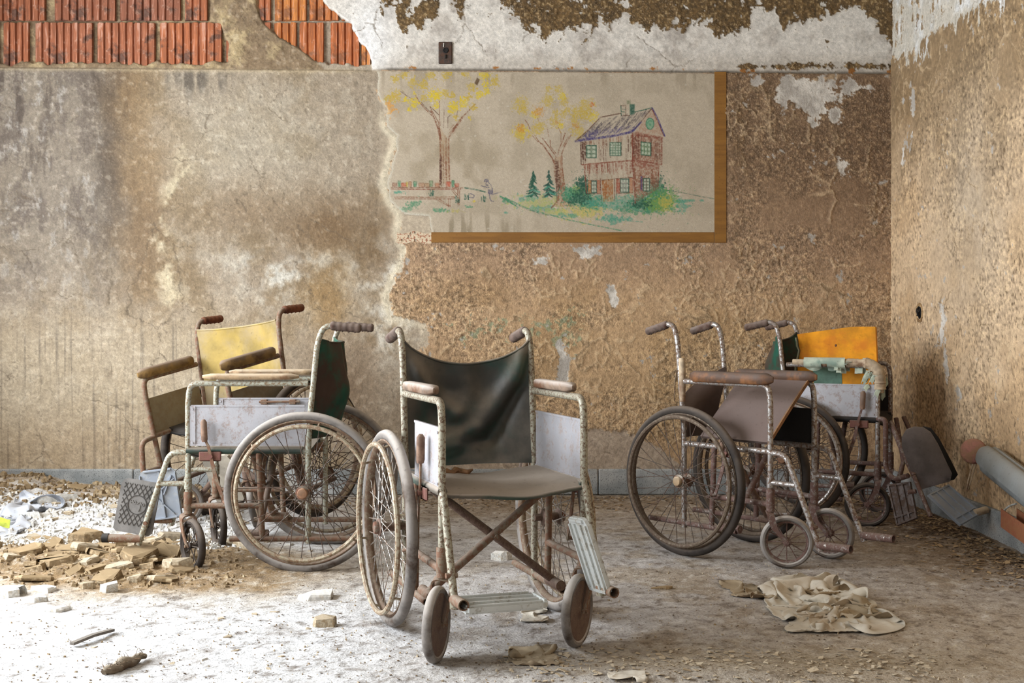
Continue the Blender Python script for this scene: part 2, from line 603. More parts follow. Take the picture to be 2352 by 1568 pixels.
f_tan = np.clip(tan_sd / 14, -2, 2) * lower + (-2) * (1 - lower)
mural_rect = sstep(0, 4, np.minimum(np.minimum(U - 870, 1664 - U), np.minimum(V - ledge_v, 556 - V)))
f_tan = np.where((mural_rect > .5) & (tan_sd > 0), -2, f_tan)

# base plaster colours: stains with a shape of their own
streak = fbm(U / 16, V / 170, 21, 4)
blot = fbm(U / 110, V / 110, 23, 5)
blot2 = fbm(U / 42, V / 42, 25, 5, .6)
sp = fbm(U / 9, V / 9, 27, 3)


def lay(colr, rgb, w):
    w = np.clip(w, 0, 1)[..., None]
    return colr * (1 - w) + np.asarray(rgb, float) * w


C = np.zeros(U.shape + (3,)) + np.array((165, 150, 131.))
C = lay(C, (146, 128, 104), sstep(.45, .68, blot))
C = lay(C, (180, 168, 150), sstep(.50, .72, blot2) * .6)
gl = sstep(420, 180, U + 160 * (blot - .5)) * sstep(900, 420, V)
C = lay(C, (146, 136, 124), gl * .85)
C = lay(C, (118, 108, 100), gl * sstep(.40, .64, fbm(U / 34, V / 80, 28, 6, .68)) * .8)
C = lay(C, (176, 170, 162), gl * sstep(.56, .70, fbm(U / 18, V / 34, 29, 6, .7)) * .8)
C = lay(C, (88, 79, 74), sstep(.50, .72, fbm(U / 22, V / 120, 30, 6, .66)) * sstep(260, 160, np.abs(U - 110)) * sstep(620, 200, V) * .7)
C = lay(C, (92, 84, 78), gauss(Uw, Vw, 255, 330, 26, 150) * .85)
C = lay(C, (146, 116, 80), gauss(Uw, Vw, 300, 230, 40, 90) * .6)
C = lay(C, (142, 112, 76), gauss(Uw, Vw, 330, 400, 40, 90) * .6)
C = lay(C, (98, 90, 82), (gauss(Uw, Vw, 430, 195, 40, 26) + gauss(Uw, Vw, 480, 180, 30, 20)) * sstep(.4, .6, streak))
C = lay(C, (186, 176, 158), gauss(Uw, Vw, 560, 330, 150, 120) * .7)
C = lay(C, (132, 108, 82), (gauss(Uw, Vw, 760, 520, 80, 50) * .8 + gauss(Uw, Vw, 560, 480, 80, 40) * .45 + gauss(Uw, Vw, 330, 560, 40, 110) * .6))
C = lay(C, (128, 106, 80), gauss(Uw, Vw, 850, 560, 28, 40) * .8)
C = lay(C, (206, 200, 188), (gauss(Uw, Vw, 690, 615, 110, 24) + gauss(Uw, Vw, 650, 660, 70, 40) + gauss(Uw, Vw, 880, 640, 40, 60) + gauss(Uw, Vw, 900, 760, 60, 50)) * sstep(.3, .65, blot2) * .95)
C = lay(C, (158, 130, 92), gauss(Uw, Vw, 755, 690, 34, 60) * .8)
low = sstep(640, 820, V) * sstep(760, 420, U)
C = lay(C, (190, 176, 154), low * .75)
C = lay(C, (112, 104, 94), low * sstep(.60, .80, fbm(U / 5, V / 260, 31, 3)) * .5)
C = lay(C, (120, 100, 80), gauss(Uw, Vw, 790, 880, 60, 70) * .75)
C = lay(C, (160, 132, 100), sstep(900, 1060, V) * sstep(900, 300, U) * .28)
lowmid = sstep(940, 1000, V) * sstep(900, 1000, U)
C = lay(C, (178, 160, 142), lowmid * .8)
# pale broken scar running down the bare plaster
scar_u = np.interp(V, [300, 340, 400, 440, 500, 540, 600, 650, 700, 740], [395, 400, 425, 400, 372, 375, 372, 385, 400, 405])
scar = np.exp(-0.5 * ((Uw - scar_u) / 16) ** 2) * sstep(310, 345, V) * sstep(760, 700, V)
C = lay(C, (206, 192, 164), scar * sstep(.38, .6, blot2) * .9)
edge = np.exp(-0.5 * ((tan_sd + 9) / 8.0) ** 2) * lower * sstep(230, 300, V) * sstep(820, 700, V)
C = lay(C, (214, 202, 178), edge * .9)
# upper zone: white primer, mortar, brick recess
up_ = 1 - lower
C = C * (1 - .10 * lower * sstep(1000, 850, U) * sstep(800, 500, V))[..., None]
C = (C - 150) * 1.12 + 150
white = np.zeros_like(C) + np.array((209, 202, 192.))
white = lay(white, (172, 163, 153), sstep(.5, .75, blot2) * .8)
white = lay(white, (178, 168, 155), sstep(110, 150, V) * .6)
white = lay(white, (226, 224, 222), gauss(U, V, 850, 90, 40, 80) * .9)
C = C * (1 - up_[..., None]) + white * up_[..., None]
mort = np.zeros_like(C) + np.array((128, 108, 84.))
mort = lay(mort, (168, 148, 112), sstep(.45, .7, blot2))
mort = lay(mort, (92, 74, 54), sstep(.6, .8, sp) * .6)
mort = lay(mort, (186, 176, 160), sstep(560, 640, U) * (1 - patch) * .6)
bz = np.clip(brick_zone + patch * brick_zone, 0, 1)
C = C * (1 - bz[..., None]) + mort * bz[..., None]
C = lay(C, (186, 168, 136), np.exp(-0.5 * ((V - ledge_v - 3) / 4) ** 2) * sstep(900, 780, U) * .6)
C = lay(C, (52, 46, 38), np.exp(-0.5 * ((V - ledge_v + 2) / 2.5) ** 2) * sstep(860, 900, U) * .5)
# the plastered field behind the mural
C = lay(C, (178, 162, 140), mural_rect * sstep(-4, 4, tan_sd))

vb = np.interp(U, [840, 880, 900, 925, 950, 970, 990, 1005, 1020, 1045, 1058, 1070, 1100, 1150, 1190, 1200, 1240, 1255, 1265, 1300, 1350, 1360, 1375, 1400, 1440, 1450, 1480, 1490, 1500, 1550, 1570, 1600, 1640, 1690, 1730, 1780, 1800, 1850, 1900, 1960, 2000, 2055],
               [-60, 40, 55, 62, 40, 60, 66, 20, -30, 20, 55, 0, -50, -20, 30, 62, 66, 100, 62, 55, 58, 70, 34, 55, 0, 35, 55, 78, 40, 60, 80, 45, 78, 64, 50, 20, 60, 50, 20, 0, 40, 118])
f_brn = np.clip((vb + 6 - V) / 24, -1.15, .75)
f_brn -= 0.9 * sstep(.56, .66, fbm(U / 60, V / 46, 41, 4))
f_brn -= .40 * sstep(90, 130, V)
f_brn = np.maximum(f_brn, 0.75 - np.abs(V - 152) / 9 - 4 * sstep(1720, 1650, U))
f_brn = np.where(lower > .5, -3, f_brn)
f_brn = np.where(brick_sd > -12, -3, f_brn)
f_rust = np.clip(-.10 - np.abs(V - ledge_v + 7) / 12, -2, 1) - 0.8 * sstep(.45, .6, fbm(U / 45, V / 300, 43, 3))
f_rust = np.where((U > 870) & (V < ledge_v + 2), f_rust, -3)
f_wht = np.full(U.shape, -2.0)
for cu, cv, su, sv, a in [(1850, 215, 60, 26, 2.2), (1880, 240, 26, 40, 1.8), (1915, 262, 22, 18, 1.6), (1965, 205, 26, 14, 1.5), (1930, 375, 14, 16, 1.8), (1352, 578, 18, 9, 2.2), (1408, 682, 9, 22, 2.3),
                          (1290, 850, 9, 40, 2.0), (1284, 800, 8, 14, 1.7), (1655, 545, 8, 8, 1.6), (1740, 195, 18, 8, 1.5), (1240, 600, 12, 14, 1.5)]:
    f_wht = np.maximum(f_wht, -1.2 + a * gauss(Uw * .5 + U * .5, Vw * .5 + V * .5, cu, cv, su, sv) * 1.25)
f_wht = np.where(lower > .5, f_wht, -2)
f_green = np.clip(-1.6 + 1.5 * gauss(U, V, 1110, 760, 110, 45) + 1.2 * gauss(U, V, 1300, 790, 40, 60) + 1.0 * gauss(U, V, 1450, 720, 160, 40) + 1.2 * gauss(U, V, 905, 715, 14, 26), -2, 1)
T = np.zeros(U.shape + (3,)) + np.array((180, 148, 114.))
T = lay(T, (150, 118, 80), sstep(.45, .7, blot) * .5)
T = lay(T, (152, 124, 99), sstep(720, 560, V) * sstep(850, 1000, U) * .8)  # greyish-brown shadow gradient below the mural, painted into the tan colour
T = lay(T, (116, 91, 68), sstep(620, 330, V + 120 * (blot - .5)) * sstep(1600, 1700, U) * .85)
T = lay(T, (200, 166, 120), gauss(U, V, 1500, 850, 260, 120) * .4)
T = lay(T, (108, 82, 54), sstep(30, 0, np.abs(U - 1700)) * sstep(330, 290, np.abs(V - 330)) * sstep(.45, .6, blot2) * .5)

off = (-0.040 * (brick_zone * (1 - patch) * (1 - sill)) - (0.016 - 0.012 * fbm(U / 30, V / 30, 51, 4)) * np.clip(patch * brick_zone, 0, 1)
       - 0.014 * (sill * brick_zone * (1 - patch)) + 0.010 * lower
       - 0.004 * lower * sstep(4, -4, tan_sd) + 0.004 * edge + .004 * scar * sstep(.4, .6, blot2)
       + 0.004 * (blot2 - .5) * (1 - mural_rect) + 0.002 * (sp - .5) * (1 - mural_rect))
off += 0.010 * brick_zone * patch * (blot2 - .5)
f_smooth = np.clip(up_ * (1 - bz) * .7 + mural_rect, 0, 1)
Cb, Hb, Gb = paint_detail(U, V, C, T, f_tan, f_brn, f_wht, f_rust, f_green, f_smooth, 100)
Hb = Hb * (1 - .97 * mural_rect * sstep(-4, 4, tan_sd))
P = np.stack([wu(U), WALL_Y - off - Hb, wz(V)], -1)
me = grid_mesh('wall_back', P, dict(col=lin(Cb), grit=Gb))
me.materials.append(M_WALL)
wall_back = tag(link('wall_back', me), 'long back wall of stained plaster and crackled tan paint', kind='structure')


# terracotta blocks laid bare above the lower plaster
def brick_material(name, a, b, dark):
    t = NT(name); v = t.coord()
    rnd = t.n('ShaderNodeObjectInfo').outputs['Random']
    n = t.noise(v, 26.0, 5.0, 0.65)
    st = t.n('ShaderNodeMapping', {'Vector': v, 'Scale': (60, 60, 5)}).outputs[0]
    col = t.mix(rnd, L4(a), L4(b))
    sn = t.noise(st, 1.0, 3.0, .7)
    col = t.mix(t.step(sn, 0.40, 0.60), col, t.mix(0.6, col, L4((116, 74, 56))))
    col = t.mix(t.math('MULTIPLY', t.step(sn, 0.34, 0.46, 1.0, 0.0), .6), col, L4((192, 152, 134)))
    col = t.mix(t.math('MULTIPLY', t.step(n, 0.55, 0.7), 0.55), col, L4((196, 160, 140)))
    col = t.mix(t.math('MULTIPLY', t.step(t.noise(v, 14.0, 4.0), 0.54, 0.7), 0.8), col, L4(dark))
    return t.done(col, 0.85, 0.0, t.bump(n, 0.5, 0.004), 0.2)


M_BRICK = brick_material('terracotta_block', (172, 102, 66), (142, 94, 76), (72, 56, 50))
M_BRICK_O = brick_material('terracotta_block_orange', (200, 128, 64), (176, 98, 58), (116, 74, 50))


def ribbed_brick(u0, u1, v0, v1, mat, seed):
    rr = random.Random(seed)
    mb = MB(); pitch = 17.0; n = max(2, round((u1 - u0) / pitch)); prof = []
    for k in range(n):
        a = u0 + (u1 - u0) * k / n; b = u0 + (u1 - u0) * (k + 1) / n
        g = (b - a) * rr.uniform(.22, .34)
        h = rr.uniform(.018, .021)
        prof += [(a + .5, .030), (a + g * .5, .031), (a + g, h), (b - g * .25, h + rr.uniform(-.001, .001))]
    prof.append((u1 - .5, .030))
    mid = (float(wu((u0 + u1) / 2)), WALL_Y, float(wz((v0 + v1) / 2)))
    top, bot = [], []
    for uu, d in prof:
        jz = rr.uniform(-.003, .003)
        top.append((float(wu(uu)) - mid[0], d, float(wz(v0)) - mid[2] + jz)); bot.append((float(wu(uu)) - mid[0], d, float(wz(v1)) - mid[2] + jz))
    m = len(prof)
    back = [(top[0][0], .06, top[0][2]), (top[-1][0], .06, top[-1][2]), (bot[-1][0], .06, bot[-1][2]), (bot[0][0], .06, bot[0][2])]
    vs_ = top + bot + back
    fs = [(m + i, m + i + 1, i + 1, i) for i in range(m - 1)]
    b0 = 2 * m
    fs += [tuple(range(m)) + (b0 + 1, b0), tuple(range(2 * m - 1, m - 1, -1)) + (b0 + 3, b0 + 2), (0, b0, b0 + 3, m), (m - 1, 2 * m - 1, b0 + 2, b0 + 1)]
    mb.add(vs_, fs)
    return mb.build('brick', mat, wall_back, mid, smooth=False)


k = 0
for row, edges in (((50, 152), [(-215, -150), (-142, -76), (-68, -8), (2, 62), (76, 209), (219, 353), (363, 507), (516, 620), (627, 679), (685, 742), (757, 824), (828, 850)]),
                   ((-46, 44), [(-215, -170), (-160, -22), (-14, 100), (120, 262), (271, 412), (421, 474), (484, 582), (590, 620), (628, 702), (708, 776), (782, 815)]),
                   ((-142, -52), [(-215, -100), (-92, 50), (58, 200), (208, 350), (358, 500), (508, 650), (658, 740)])):
    for a, b in edges:
        k += 1
        ribbed_brick(a, b, row[0], row[1], M_BRICK_O if a > 600 else M_BRICK, k)

# ---------------------------------------------------------------- wall_right (runs from the corner towards the camera)
sa = np.concatenate([np.arange(0, 1.72, .0058), np.arange(1.74, 5.2, .06)])
za = np.concatenate([np.arange(0, 2.75, .0058), np.arange(2.76, CEIL_Z + .03, .03)])
S, Z = np.meshgrid(sa, za[::-1])
A_, B_ = S * 414, (CEIL_Z - Z) * 414
w1 = fbm(A_ / 60, B_ / 60, 61, 4) - .5
bl = fbm(A_ / 110, B_ / 110, 63, 5); bl2 = fbm(A_ / 42, B_ / 42, 65, 5, .6)
vst = fbm(A_ / 12, B_ / 60, 67, 4)
Cr = np.zeros(S.shape + (3,)) + np.array((190, 182, 168.))
Cr = lay(Cr, (210, 208, 204), sstep(.4, .7, bl2))
Tr = np.zeros(S.shape + (3,)) + np.array((200, 171, 137.))
Tr = lay(Tr, (182, 148, 108), sstep(.42, .66, bl) * .5)
Tr = lay(Tr, (214, 188, 148), sstep(.03, .0, S) * .7)
Tr = lay(Tr, (118, 95, 66), sstep(1.45, 2.25, Z + .5 * w1) * .8)
Tr = lay(Tr, (140, 112, 80), gauss(S, Z, .15, .45, .25, .35) * .5)
Tr = lay(Tr, (150, 146, 138), gauss(S, Z, 1.1, 1.5, .35, .4) * .35)
zb = 2.40 - 0.02 * S
f_tan_r = np.clip((zb - Z + .10 * w1 - .10 * sstep(.5, .7, vst)) / .05, -1.4, 2)
f_tan_r = np.where(Z > zb + .06, np.maximum(f_tan_r, -0.2 - 1.6 * sstep(.40, .60, vst) + .9 * sstep(.5, .65, bl2)), f_tan_r)
f_wht_r = np.full(S.shape, -2.0)
for cs, cz, ss, sz, a in [(.75, .92, .03, .10, 1.6), (.80, .75, .025, .08, 1.5), (.62, 1.0, .02, .05, 1.2), (.95, .60, .03, .03, 1.2), (.35, 2.05, .03, .10, 1.2), (.2, 1.85, .04, .06, 1.1)]:
    f_wht_r = np.maximum(f_wht_r, -1.2 + 1.3 * a * gauss(S + .06 * w1, Z + .08 * (bl2 - .5), cs, cz, ss, sz))
offr = .004 * (bl2 - .5) + .006 * sstep(.1, 0, np.abs(Z - zb) * 8) * 0 + .008 * sstep(.05, -.05, Z - zb)
Cr, Hr, Gr = paint_detail(A_, B_, Cr, Tr, f_tan_r, np.full(S.shape, -4.), f_wht_r, np.full(S.shape, -5.), np.clip(-2.2 + 1.2 * gauss(S, Z, .3, .95, .2, .2), -2.2, 1), np.zeros(S.shape), 300)
tick = sstep(.68, .75, fbm(A_ / 4, B_ / 11, 91, 3, .6)) * sstep(1.3, .9, Z) * sstep(.05, .3, S)
Cr = mixc(Cr, (70, 56, 40), tick * .55)
P = np.stack([WALL_X - offr - Hr, WALL_Y - S, Z], -1)
me = grid_mesh('wall_right', P, dict(col=lin(Cr), grit=Gr * .32))
me.materials.append(M_WALL)
tag(link('wall_right', me), 'right-hand side wall of cracked tan paint', kind='structure')

# ---------------------------------------------------------------- wall_left with its three daylight windows, ceiling
M_PLAIN = dusty('grey_plaster', (176, 164, 146), (160, 150, 135), .2, 4.0)
mb = MB()
ys = [-1.0] + [y for w in WINDOWS for y in w] + [WALL_Y]
for i in range(0, len(ys), 2):
    mb.box((LEFT_X - .1, (ys[i] + ys[i + 1]) / 2, CEIL_Z / 2), (.2, ys[i + 1] - ys[i], CEIL_Z))
for a, b in WINDOWS:
    mb.box((LEFT_X - .1, (a + b) / 2, WIN_Z0 / 2), (.2, b - a, WIN_Z0))
    mb.box((LEFT_X - .1, (a + b) / 2, (WIN_Z1 + CEIL_Z) / 2), (.2, b - a, CEIL_Z - WIN_Z1))
tag(mb.build('wall_left', M_PLAIN, smooth=False), kind='structure')
M_WINFRAME = worn('window_frame_paint', (200, 196, 188), (110, 80, 60), .3)
for i, (a, b) in enumerate(WINDOWS):
    mb = MB()
    for y in (a + .02, (a + b) / 2, b - .02): mb.box((LEFT_X - .06, y, (WIN_Z0 + WIN_Z1) / 2), (.05, .04, WIN_Z1 - WIN_Z0))
    for z in (WIN_Z0 + .02, WIN_Z0 + .9, WIN_Z1 - .02): mb.box((LEFT_X - .06, (a + b) / 2, z), (.045, b - a, .04))
    tag(mb.build('window_%d' % (i + 1), M_WINFRAME, smooth=False), kind='structure')
mb = MB(); mb.box(((LEFT_X + WALL_X) / 2, 2.6, CEIL_Z + .06), (WALL_X - LEFT_X + .4, 7.4, .12))
tag(mb.build('ceiling', M_PLAIN, smooth=False), kind='structure')

# ---------------------------------------------------------------- baseboards (terrazzo skirting)
t = NT('terrazzo_skirting'); v = t.coord()
c = t.mix(t.step(t.noise(v, 6.0, 4.0), .35, .7), L4((132, 136, 136)), L4((172, 172, 170)))
c = t.mix(t.math('MULTIPLY', t.step(t.voronoi(v, 150.0, 'F1'), .18, .30, 1.0, 0.0), .8), c, L4((52, 54, 58)))
c = t.mix(t.math('MULTIPLY', t.step(t.voronoi(v, 70.0, 'F1'), .15, .24, 1.0, 0.0), .6), c, L4((70, 72, 74)))
c = t.mix(t.math('MULTIPLY', t.step(t.noise(v, 3.0, 4.0), .56, .7), .5), c, L4((150, 130, 104)))
M_TERR = t.done(c, .7, 0.0, t.bump(t.noise(v, 80.0, 3.0), .3, .002), .3)
mb = MB()
zt = float(wz(1076))
for a, b in ((LEFT_X, -2.09), (-2.087, .475), (.478, WALL_X)):
    mb.box(((a + b) / 2, WALL_Y - .014, zt / 2), (b - a, .03, zt), bev=.006)
tag(mb.build('baseboard_back', M_TERR, angle=30), 'grey speckled terrazzo skirting along the back wall', kind='structure')
mb = MB()
mb.box((WALL_X - .014, WALL_Y - 2.6, zt / 2), (.03, 5.2, zt), bev=.006)
tag(mb.build('baseboard_right', M_TERR, angle=30), 'grey speckled terrazzo skirting along the right wall', kind='structure')


# ---------------------------------------------------------------- floor
def floor_paths(X, Y):
    """pixel position of floor points, for laying out dust and dirt"""
    return 1176 + FPX * X / Y, HORIZON + FPX * CAMZ / Y


def floor_h(X, Y):
    X = np.asarray(X, float); Y = np.asarray(Y, float)
    h = .010 * (fbm(X * 9, Y * 9, 71, 4) - .5) + .006 * (fbm(X * 40, Y * 40, 73, 3) - .5)
    band = gauss(X + .12 * (fbm(X * 3, Y * 3, 74, 3) - .5), Y, -1.75, 4.45, .55, .26) * .055
    back = sstep(-1.15, -1.9, X) * sstep(4.9, 5.9, Y) * .045
    heap = gauss(X, Y, -2.75, 6.1, .30, .25) * .07
    amp = 1 + 3.0 * np.clip(band / .05 + back / .05, 0, 1)
    near = gauss(X, Y, .55, 3.02, .5, .07) * .02
    right = gauss(X, Y, 1.95, 5.1, .18, .5) * .02
    return h * amp + band + back + heap + near + right


xa = np.arange(LEFT_X, WALL_X + .012, .0125)
ya = np.concatenate([np.linspace(-1.0, 2.5, 24), np.arange(2.51, WALL_Y + .02, .0125)])
X, Y = np.meshgrid(xa, ya)
Ysafe = np.maximum(Y, 2.2)
pu, pv = floor_paths(X, Ysafe)
b1 = fbm(X * 2.2, Y * 2.2, 81, 5); b2 = fbm(X * 7, Y * 7, 83, 5, .6); b3 = fbm(X * 30, Y * 30, 85, 4, .65)
F = np.zeros(X.shape + (3,)) + np.array((186, 182, 180.))
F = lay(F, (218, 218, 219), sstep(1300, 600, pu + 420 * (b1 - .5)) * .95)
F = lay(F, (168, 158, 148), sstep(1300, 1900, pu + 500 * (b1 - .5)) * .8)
F = lay(F, (186, 173, 156), sstep(1700, 2100, pu) * sstep(1330, 1440, pv) * .7)
F = lay(F, (142, 120, 94), sstep(1230, 1150, pv + 60 * (b2 - .5)) * sstep(560, 1000, pu) * .75)
F = lay(F, (158, 140, 116), sstep(.50, .66, b2) * sstep(900, 1300, pu) * .5)
sand = gauss(pu, pv + 60 * (b2 - .5), 330, 1312, 300, 38)
F = lay(F, (142, 116, 82), np.clip(sand * 1.8, 0, 1) * .95)
F = lay(F, (146, 122, 92), sstep(1185, 1130, pv + 70 * (b2 - .5)) * sstep(700, 250, pu) * .85)
F = lay(F, (104, 80, 56), gauss(pu, pv, 2150, 1215, 150, 30) * .85)
F = lay(F, (120, 98, 72), gauss(pu, pv, 2260, 1290, 110, 26) * .7)
F = lay(F, (120, 108, 98), sstep(.58, .72, b2) * sstep(1340, 1420, pv) * .35)
F = lay(F, (90, 78, 66), sstep(.60, .74, b3) * .5)
F = lay(F, (232, 230, 226), sstep(.42, .28, b3) * .4)
F = lay(F, (150, 134, 108), gauss(pu, pv, 1800, 1530, 420, 34) * .7)
Zf = floor_h(X, Y)
t = NT('dusty_concrete_floor'); v = t.coord()
fine = t.noise(v, 120.0, 3.0, .75); med = t.noise(v, 22.0, 3.0, .7)
c = t.attr('col').outputs['Color']
c = t.mix(t.math('MULTIPLY', t.step(med, .52, .64), .5), c, t.mix(.7, c, L4((92, 80, 70))))
c = t.mix(t.math('MULTIPLY', t.step(fine, .52, .66), .65), c, t.mix(.7, c, L4((70, 60, 52))))
c = t.mix(t.math('MULTIPLY', t.step(fine, .30, .44, 1.0, 0.0), .4), c, L4((225, 220, 214)))
h = t.math('ADD', t.math('MULTIPLY', fine, .55), med)
M_FLOOR = t.done(c, .95, 0.0, t.bump(h, .7, .008), .15)
me = grid_mesh('floor', np.stack([X, Y, Zf], -1), dict(col=lin(F)))
me.materials.append(M_FLOOR)
tag(link('floor', me), 'concrete floor under plaster dust and dirt', kind='structure')

# ================================================================ THE MURAL (pencil and paint drawing on the plaster) AND WALL FITTINGS
MU0, MU1, MV0, MV1 = 862, 1640, 164, 534
MS = 1.2                                                     # wall pixels per mesh cell
mua = np.arange(MU0, MU1 + .5, MS); mva = np.arange(MV0, MV1 + .5, MS)
MU, MV = np.meshgrid(mua, mva)
mg = fbm(MU / 2.6, MV / 2.6, 201, 2)                         # paper grain
mg2 = fbm(MU / 40, MV / 40, 203, 4)
mstr = fbm(MU / 14, MV / 90, 205, 3)
K = np.zeros(MU.shape + (3,)) + np.array((184, 169, 147.))
K = lay(K, (164, 150, 128), sstep(.42, .72, mg2) * .5)
K = lay(K, (150, 134, 108), (gauss(MU, MV, 980, 350, 60, 70) + gauss(MU, MV, 1090, 370, 60, 70)) * sstep(.35, .7, mg2) * .4)
K = lay(K, (128, 114, 90), sstep(.55, .7, mstr) * sstep(470, 520, MV) * sstep(1250, 1100, MU) * .6)
K = lay(K, (140, 126, 104), sstep(.55, .7, mstr) * sstep(230, 165, MV) * .5)
K = K * (1 + .10 * (mg[..., None] - .5))


def pen(pts, col, w=1.6, a=.85, grain=.8, taper=False):
    """one pencil stroke along pts (wall pixels)"""
    global K
    pts = np.asarray(pts, float)
    x0, y0 = pts.min(0) - w - 2; x1, y1 = pts.max(0) + w + 2
    i0, i1 = max(0, int((x0 - MU0) / MS)), min(len(mua), int((x1 - MU0) / MS) + 2)
    j0, j1 = max(0, int((y0 - MV0) / MS)), min(len(mva), int((y1 - MV0) / MS) + 2)
    if i1 <= i0 or j1 <= j0: return
    u, v = MU[j0:j1, i0:i1], MV[j0:j1, i0:i1]
    d = np.full(u.shape, 1e9)
    for (ax, ay), (bx, by) in zip(pts[:-1], pts[1:]):
        ex, ey = bx - ax, by - ay
        t = np.clip(((u - ax) * ex + (v - ay) * ey) / max(ex * ex + ey * ey, 1e-9), 0, 1)
        d = np.minimum(d, np.hypot(u - ax - t * ex, v - ay - t * ey))
    m = sstep(w * .5 + .8, w * .5 - .5, d) * a
    m = m * (1 - grain + grain * sstep(.30, .60, mg[j0:j1, i0:i1]))
    K[j0:j1, i0:i1] = mixc(K[j0:j1, i0:i1], col, m)


def wash(poly, col, a=.5, grain=.6, soft=2.0, noise=0.0, ns=8.0, thr=.5, seed=0):
    """filled patch, optionally broken up by noise"""
    global K
    p = np.asarray(poly, float)
    x0, y0 = p.min(0) - soft - 2; x1, y1 = p.max(0) + soft + 2
    i0, i1 = max(0, int((x0 - MU0) / MS)), min(len(mua), int((x1 - MU0) / MS) + 2)
    j0, j1 = max(0, int((y0 - MV0) / MS)), min(len(mva), int((y1 - MV0) / MS) + 2)
    if i1 <= i0 or j1 <= j0: return
    u, v = MU[j0:j1, i0:i1], MV[j0:j1, i0:i1]
    m = sstep(-soft, soft, poly_sd(u, v, p)) * a
    m = m * (1 - grain + grain * sstep(.35, .6, mg[j0:j1, i0:i1]))
    if noise > 0:
        m = m * (1 - noise + noise * sstep(thr - .08, thr + .08, fbm(u / ns, v / ns, 300 + seed, 3)))
    K[j0:j1, i0:i1] = mixc(K[j0:j1, i0:i1], col, m)


def blob(cu, cv, r, col, a=.8, ns=5.0, thr=.5, seed=0, ry=None):
    """dabbed leaves"""
    global K
    ry = ry or r
    i0, i1 = max(0, int((cu - 2 * r - MU0) / MS)), min(len(mua), int((cu + 2 * r - MU0) / MS) + 2)
    j0, j1 = max(0, int((cv - 2 * ry - MV0) / MS)), min(len(mva), int((cv + 2 * ry - MV0) / MS) + 2)
    if i1 <= i0 or j1 <= j0: return
    u, v = MU[j0:j1, i0:i1], MV[j0:j1, i0:i1]
    g = gauss(u, v, cu, cv, r * .62, ry * .62)
    m = sstep(.0, .18, g * 1.2 - .55 + (fbm(u / ns, v / ns, 400 + seed, 3) - thr) * 1.7) * a
    m = m * (.45 + .55 * sstep(.35, .6, mg[j0:j1, i0:i1]))
    K[j0:j1, i0:i1] = mixc(K[j0:j1, i0:i1], col, m)


def hatch(poly, col, n, w=1.4, a=.6, slope=(0.0, 1.0), lmin=.2, lmax=1.0, seed=1, from_top=True, grain=.85):
    """short pencil strokes filling a four-cornered patch given as tl, tr, br, bl"""
    rr = random.Random(seed); tl, tr, br, bl = [np.asarray(q, float) for q in poly]
    for _ in range(n):
        s = rr.random(); top = tl + (tr - tl) * s; bot = bl + (br - bl) * s
        ln = rr.uniform(lmin, lmax); st = 0 if from_top else rr.uniform(0, 1 - ln)
        pen([top + (bot - top) * st, top + (bot - top) * (st + ln)], col, w * rr.uniform(.6, 1.3), a * rr.uniform(.6, 1.1), grain)


def m1(x, y): return (860 + x / 4.6125, 160 + y / 4.6125)
def m2(x, y): return (1160 + x / 5.227, 200 + y / 5.227)
def m3(x, y): return (1300 + x / 5.059, 220 + y / 5.059)


BRN, DBRN, RED = (122, 76, 54), (84, 54, 42), (120, 58, 42)
YEL, OCH, ORG = (206, 178, 36), (184, 156, 60), (206, 146, 70)
GRN, DGR, TEAL, LGR = (64, 128, 92), (30, 76, 60), (72, 142, 118), (156, 166, 84)
BLU, INK = (62, 54, 104), (78, 74, 96)
rm = random.Random(5)
# --- ground washes, paths, grass
for (x, y, r, ry, c) in [(330, 1480, 60, 12, GRN), (700, 1490, 70, 10, GRN), (860, 1500, 60, 10, (170, 158, 80)), (1000, 1455, 40, 6, GRN), (1390, 1390, 30, 16, GRN), (420, 1420, 60, 18, GRN), (250, 1300, 40, 8, TEAL), (1060, 1395, 14, 6, YEL), (1400, 1520, 30, 6, TEAL)]:
    u, v = m1(x, y); blob(u, v, r / 3.2, c, .7, 4.0, .46, x, ry / 2.0)
for (x, y, r, ry, c) in [(400, 1390, 210, 50, LGR), (300, 1340, 100, 30, TEAL), (450, 1460, 160, 24, TEAL), (620, 1500, 140, 30, LGR), (760, 1540, 120, 20, TEAL), (1000, 1480, 150, 50, (186, 172, 96)), (1120, 1370, 120, 50, TEAL)]:
    u, v = m2(x, y); blob(u, v, r / 3.4, c, .6, 6.0, .46, x, ry / 3.0)
for (x, y, r, ry, c) in [(200, 1350, 190, 70, (190, 174, 92)), (640, 1260, 260, 60, TEAL), (900, 1320, 260, 40, GRN), (1000, 1270, 200, 70, GRN), (1150, 1290, 110, 40, (180, 168, 84)), (1330, 1220, 180, 14, TEAL), (1340, 1270, 70, 50, TEAL), (560, 1440, 130, 40, TEAL), (60, 1400, 80, 20, TEAL)]:
    u, v = m3(x, y); blob(u, v, r / 3.4, c, .65, 6.0, .47, x, ry / 3.0)
for k in range(46):                                                   # grass strokes
    x = rm.uniform(560, 1240); y = 1300 + rm.uniform(-40, 40)
    u, v = m3(x, y); pen([(u, v), (u + rm.uniform(-1, 14), v + rm.uniform(-2, 2))], rm.choice([GRN, TEAL, LGR]), 1.6, .7)
for k in range(60):
    u, v = m3(rm.gauss(545, 75), 1440 + rm.gauss(0, 12)); pen([(u, v), (u + rm.uniform(-2, 3), v - rm.uniform(2, 9))], TEAL, 1.2, .7)
pen([m3(400, 1445), m3(560, 1448), m3(730, 1455), m3(885, 1468)], TEAL, 1.6, .7)
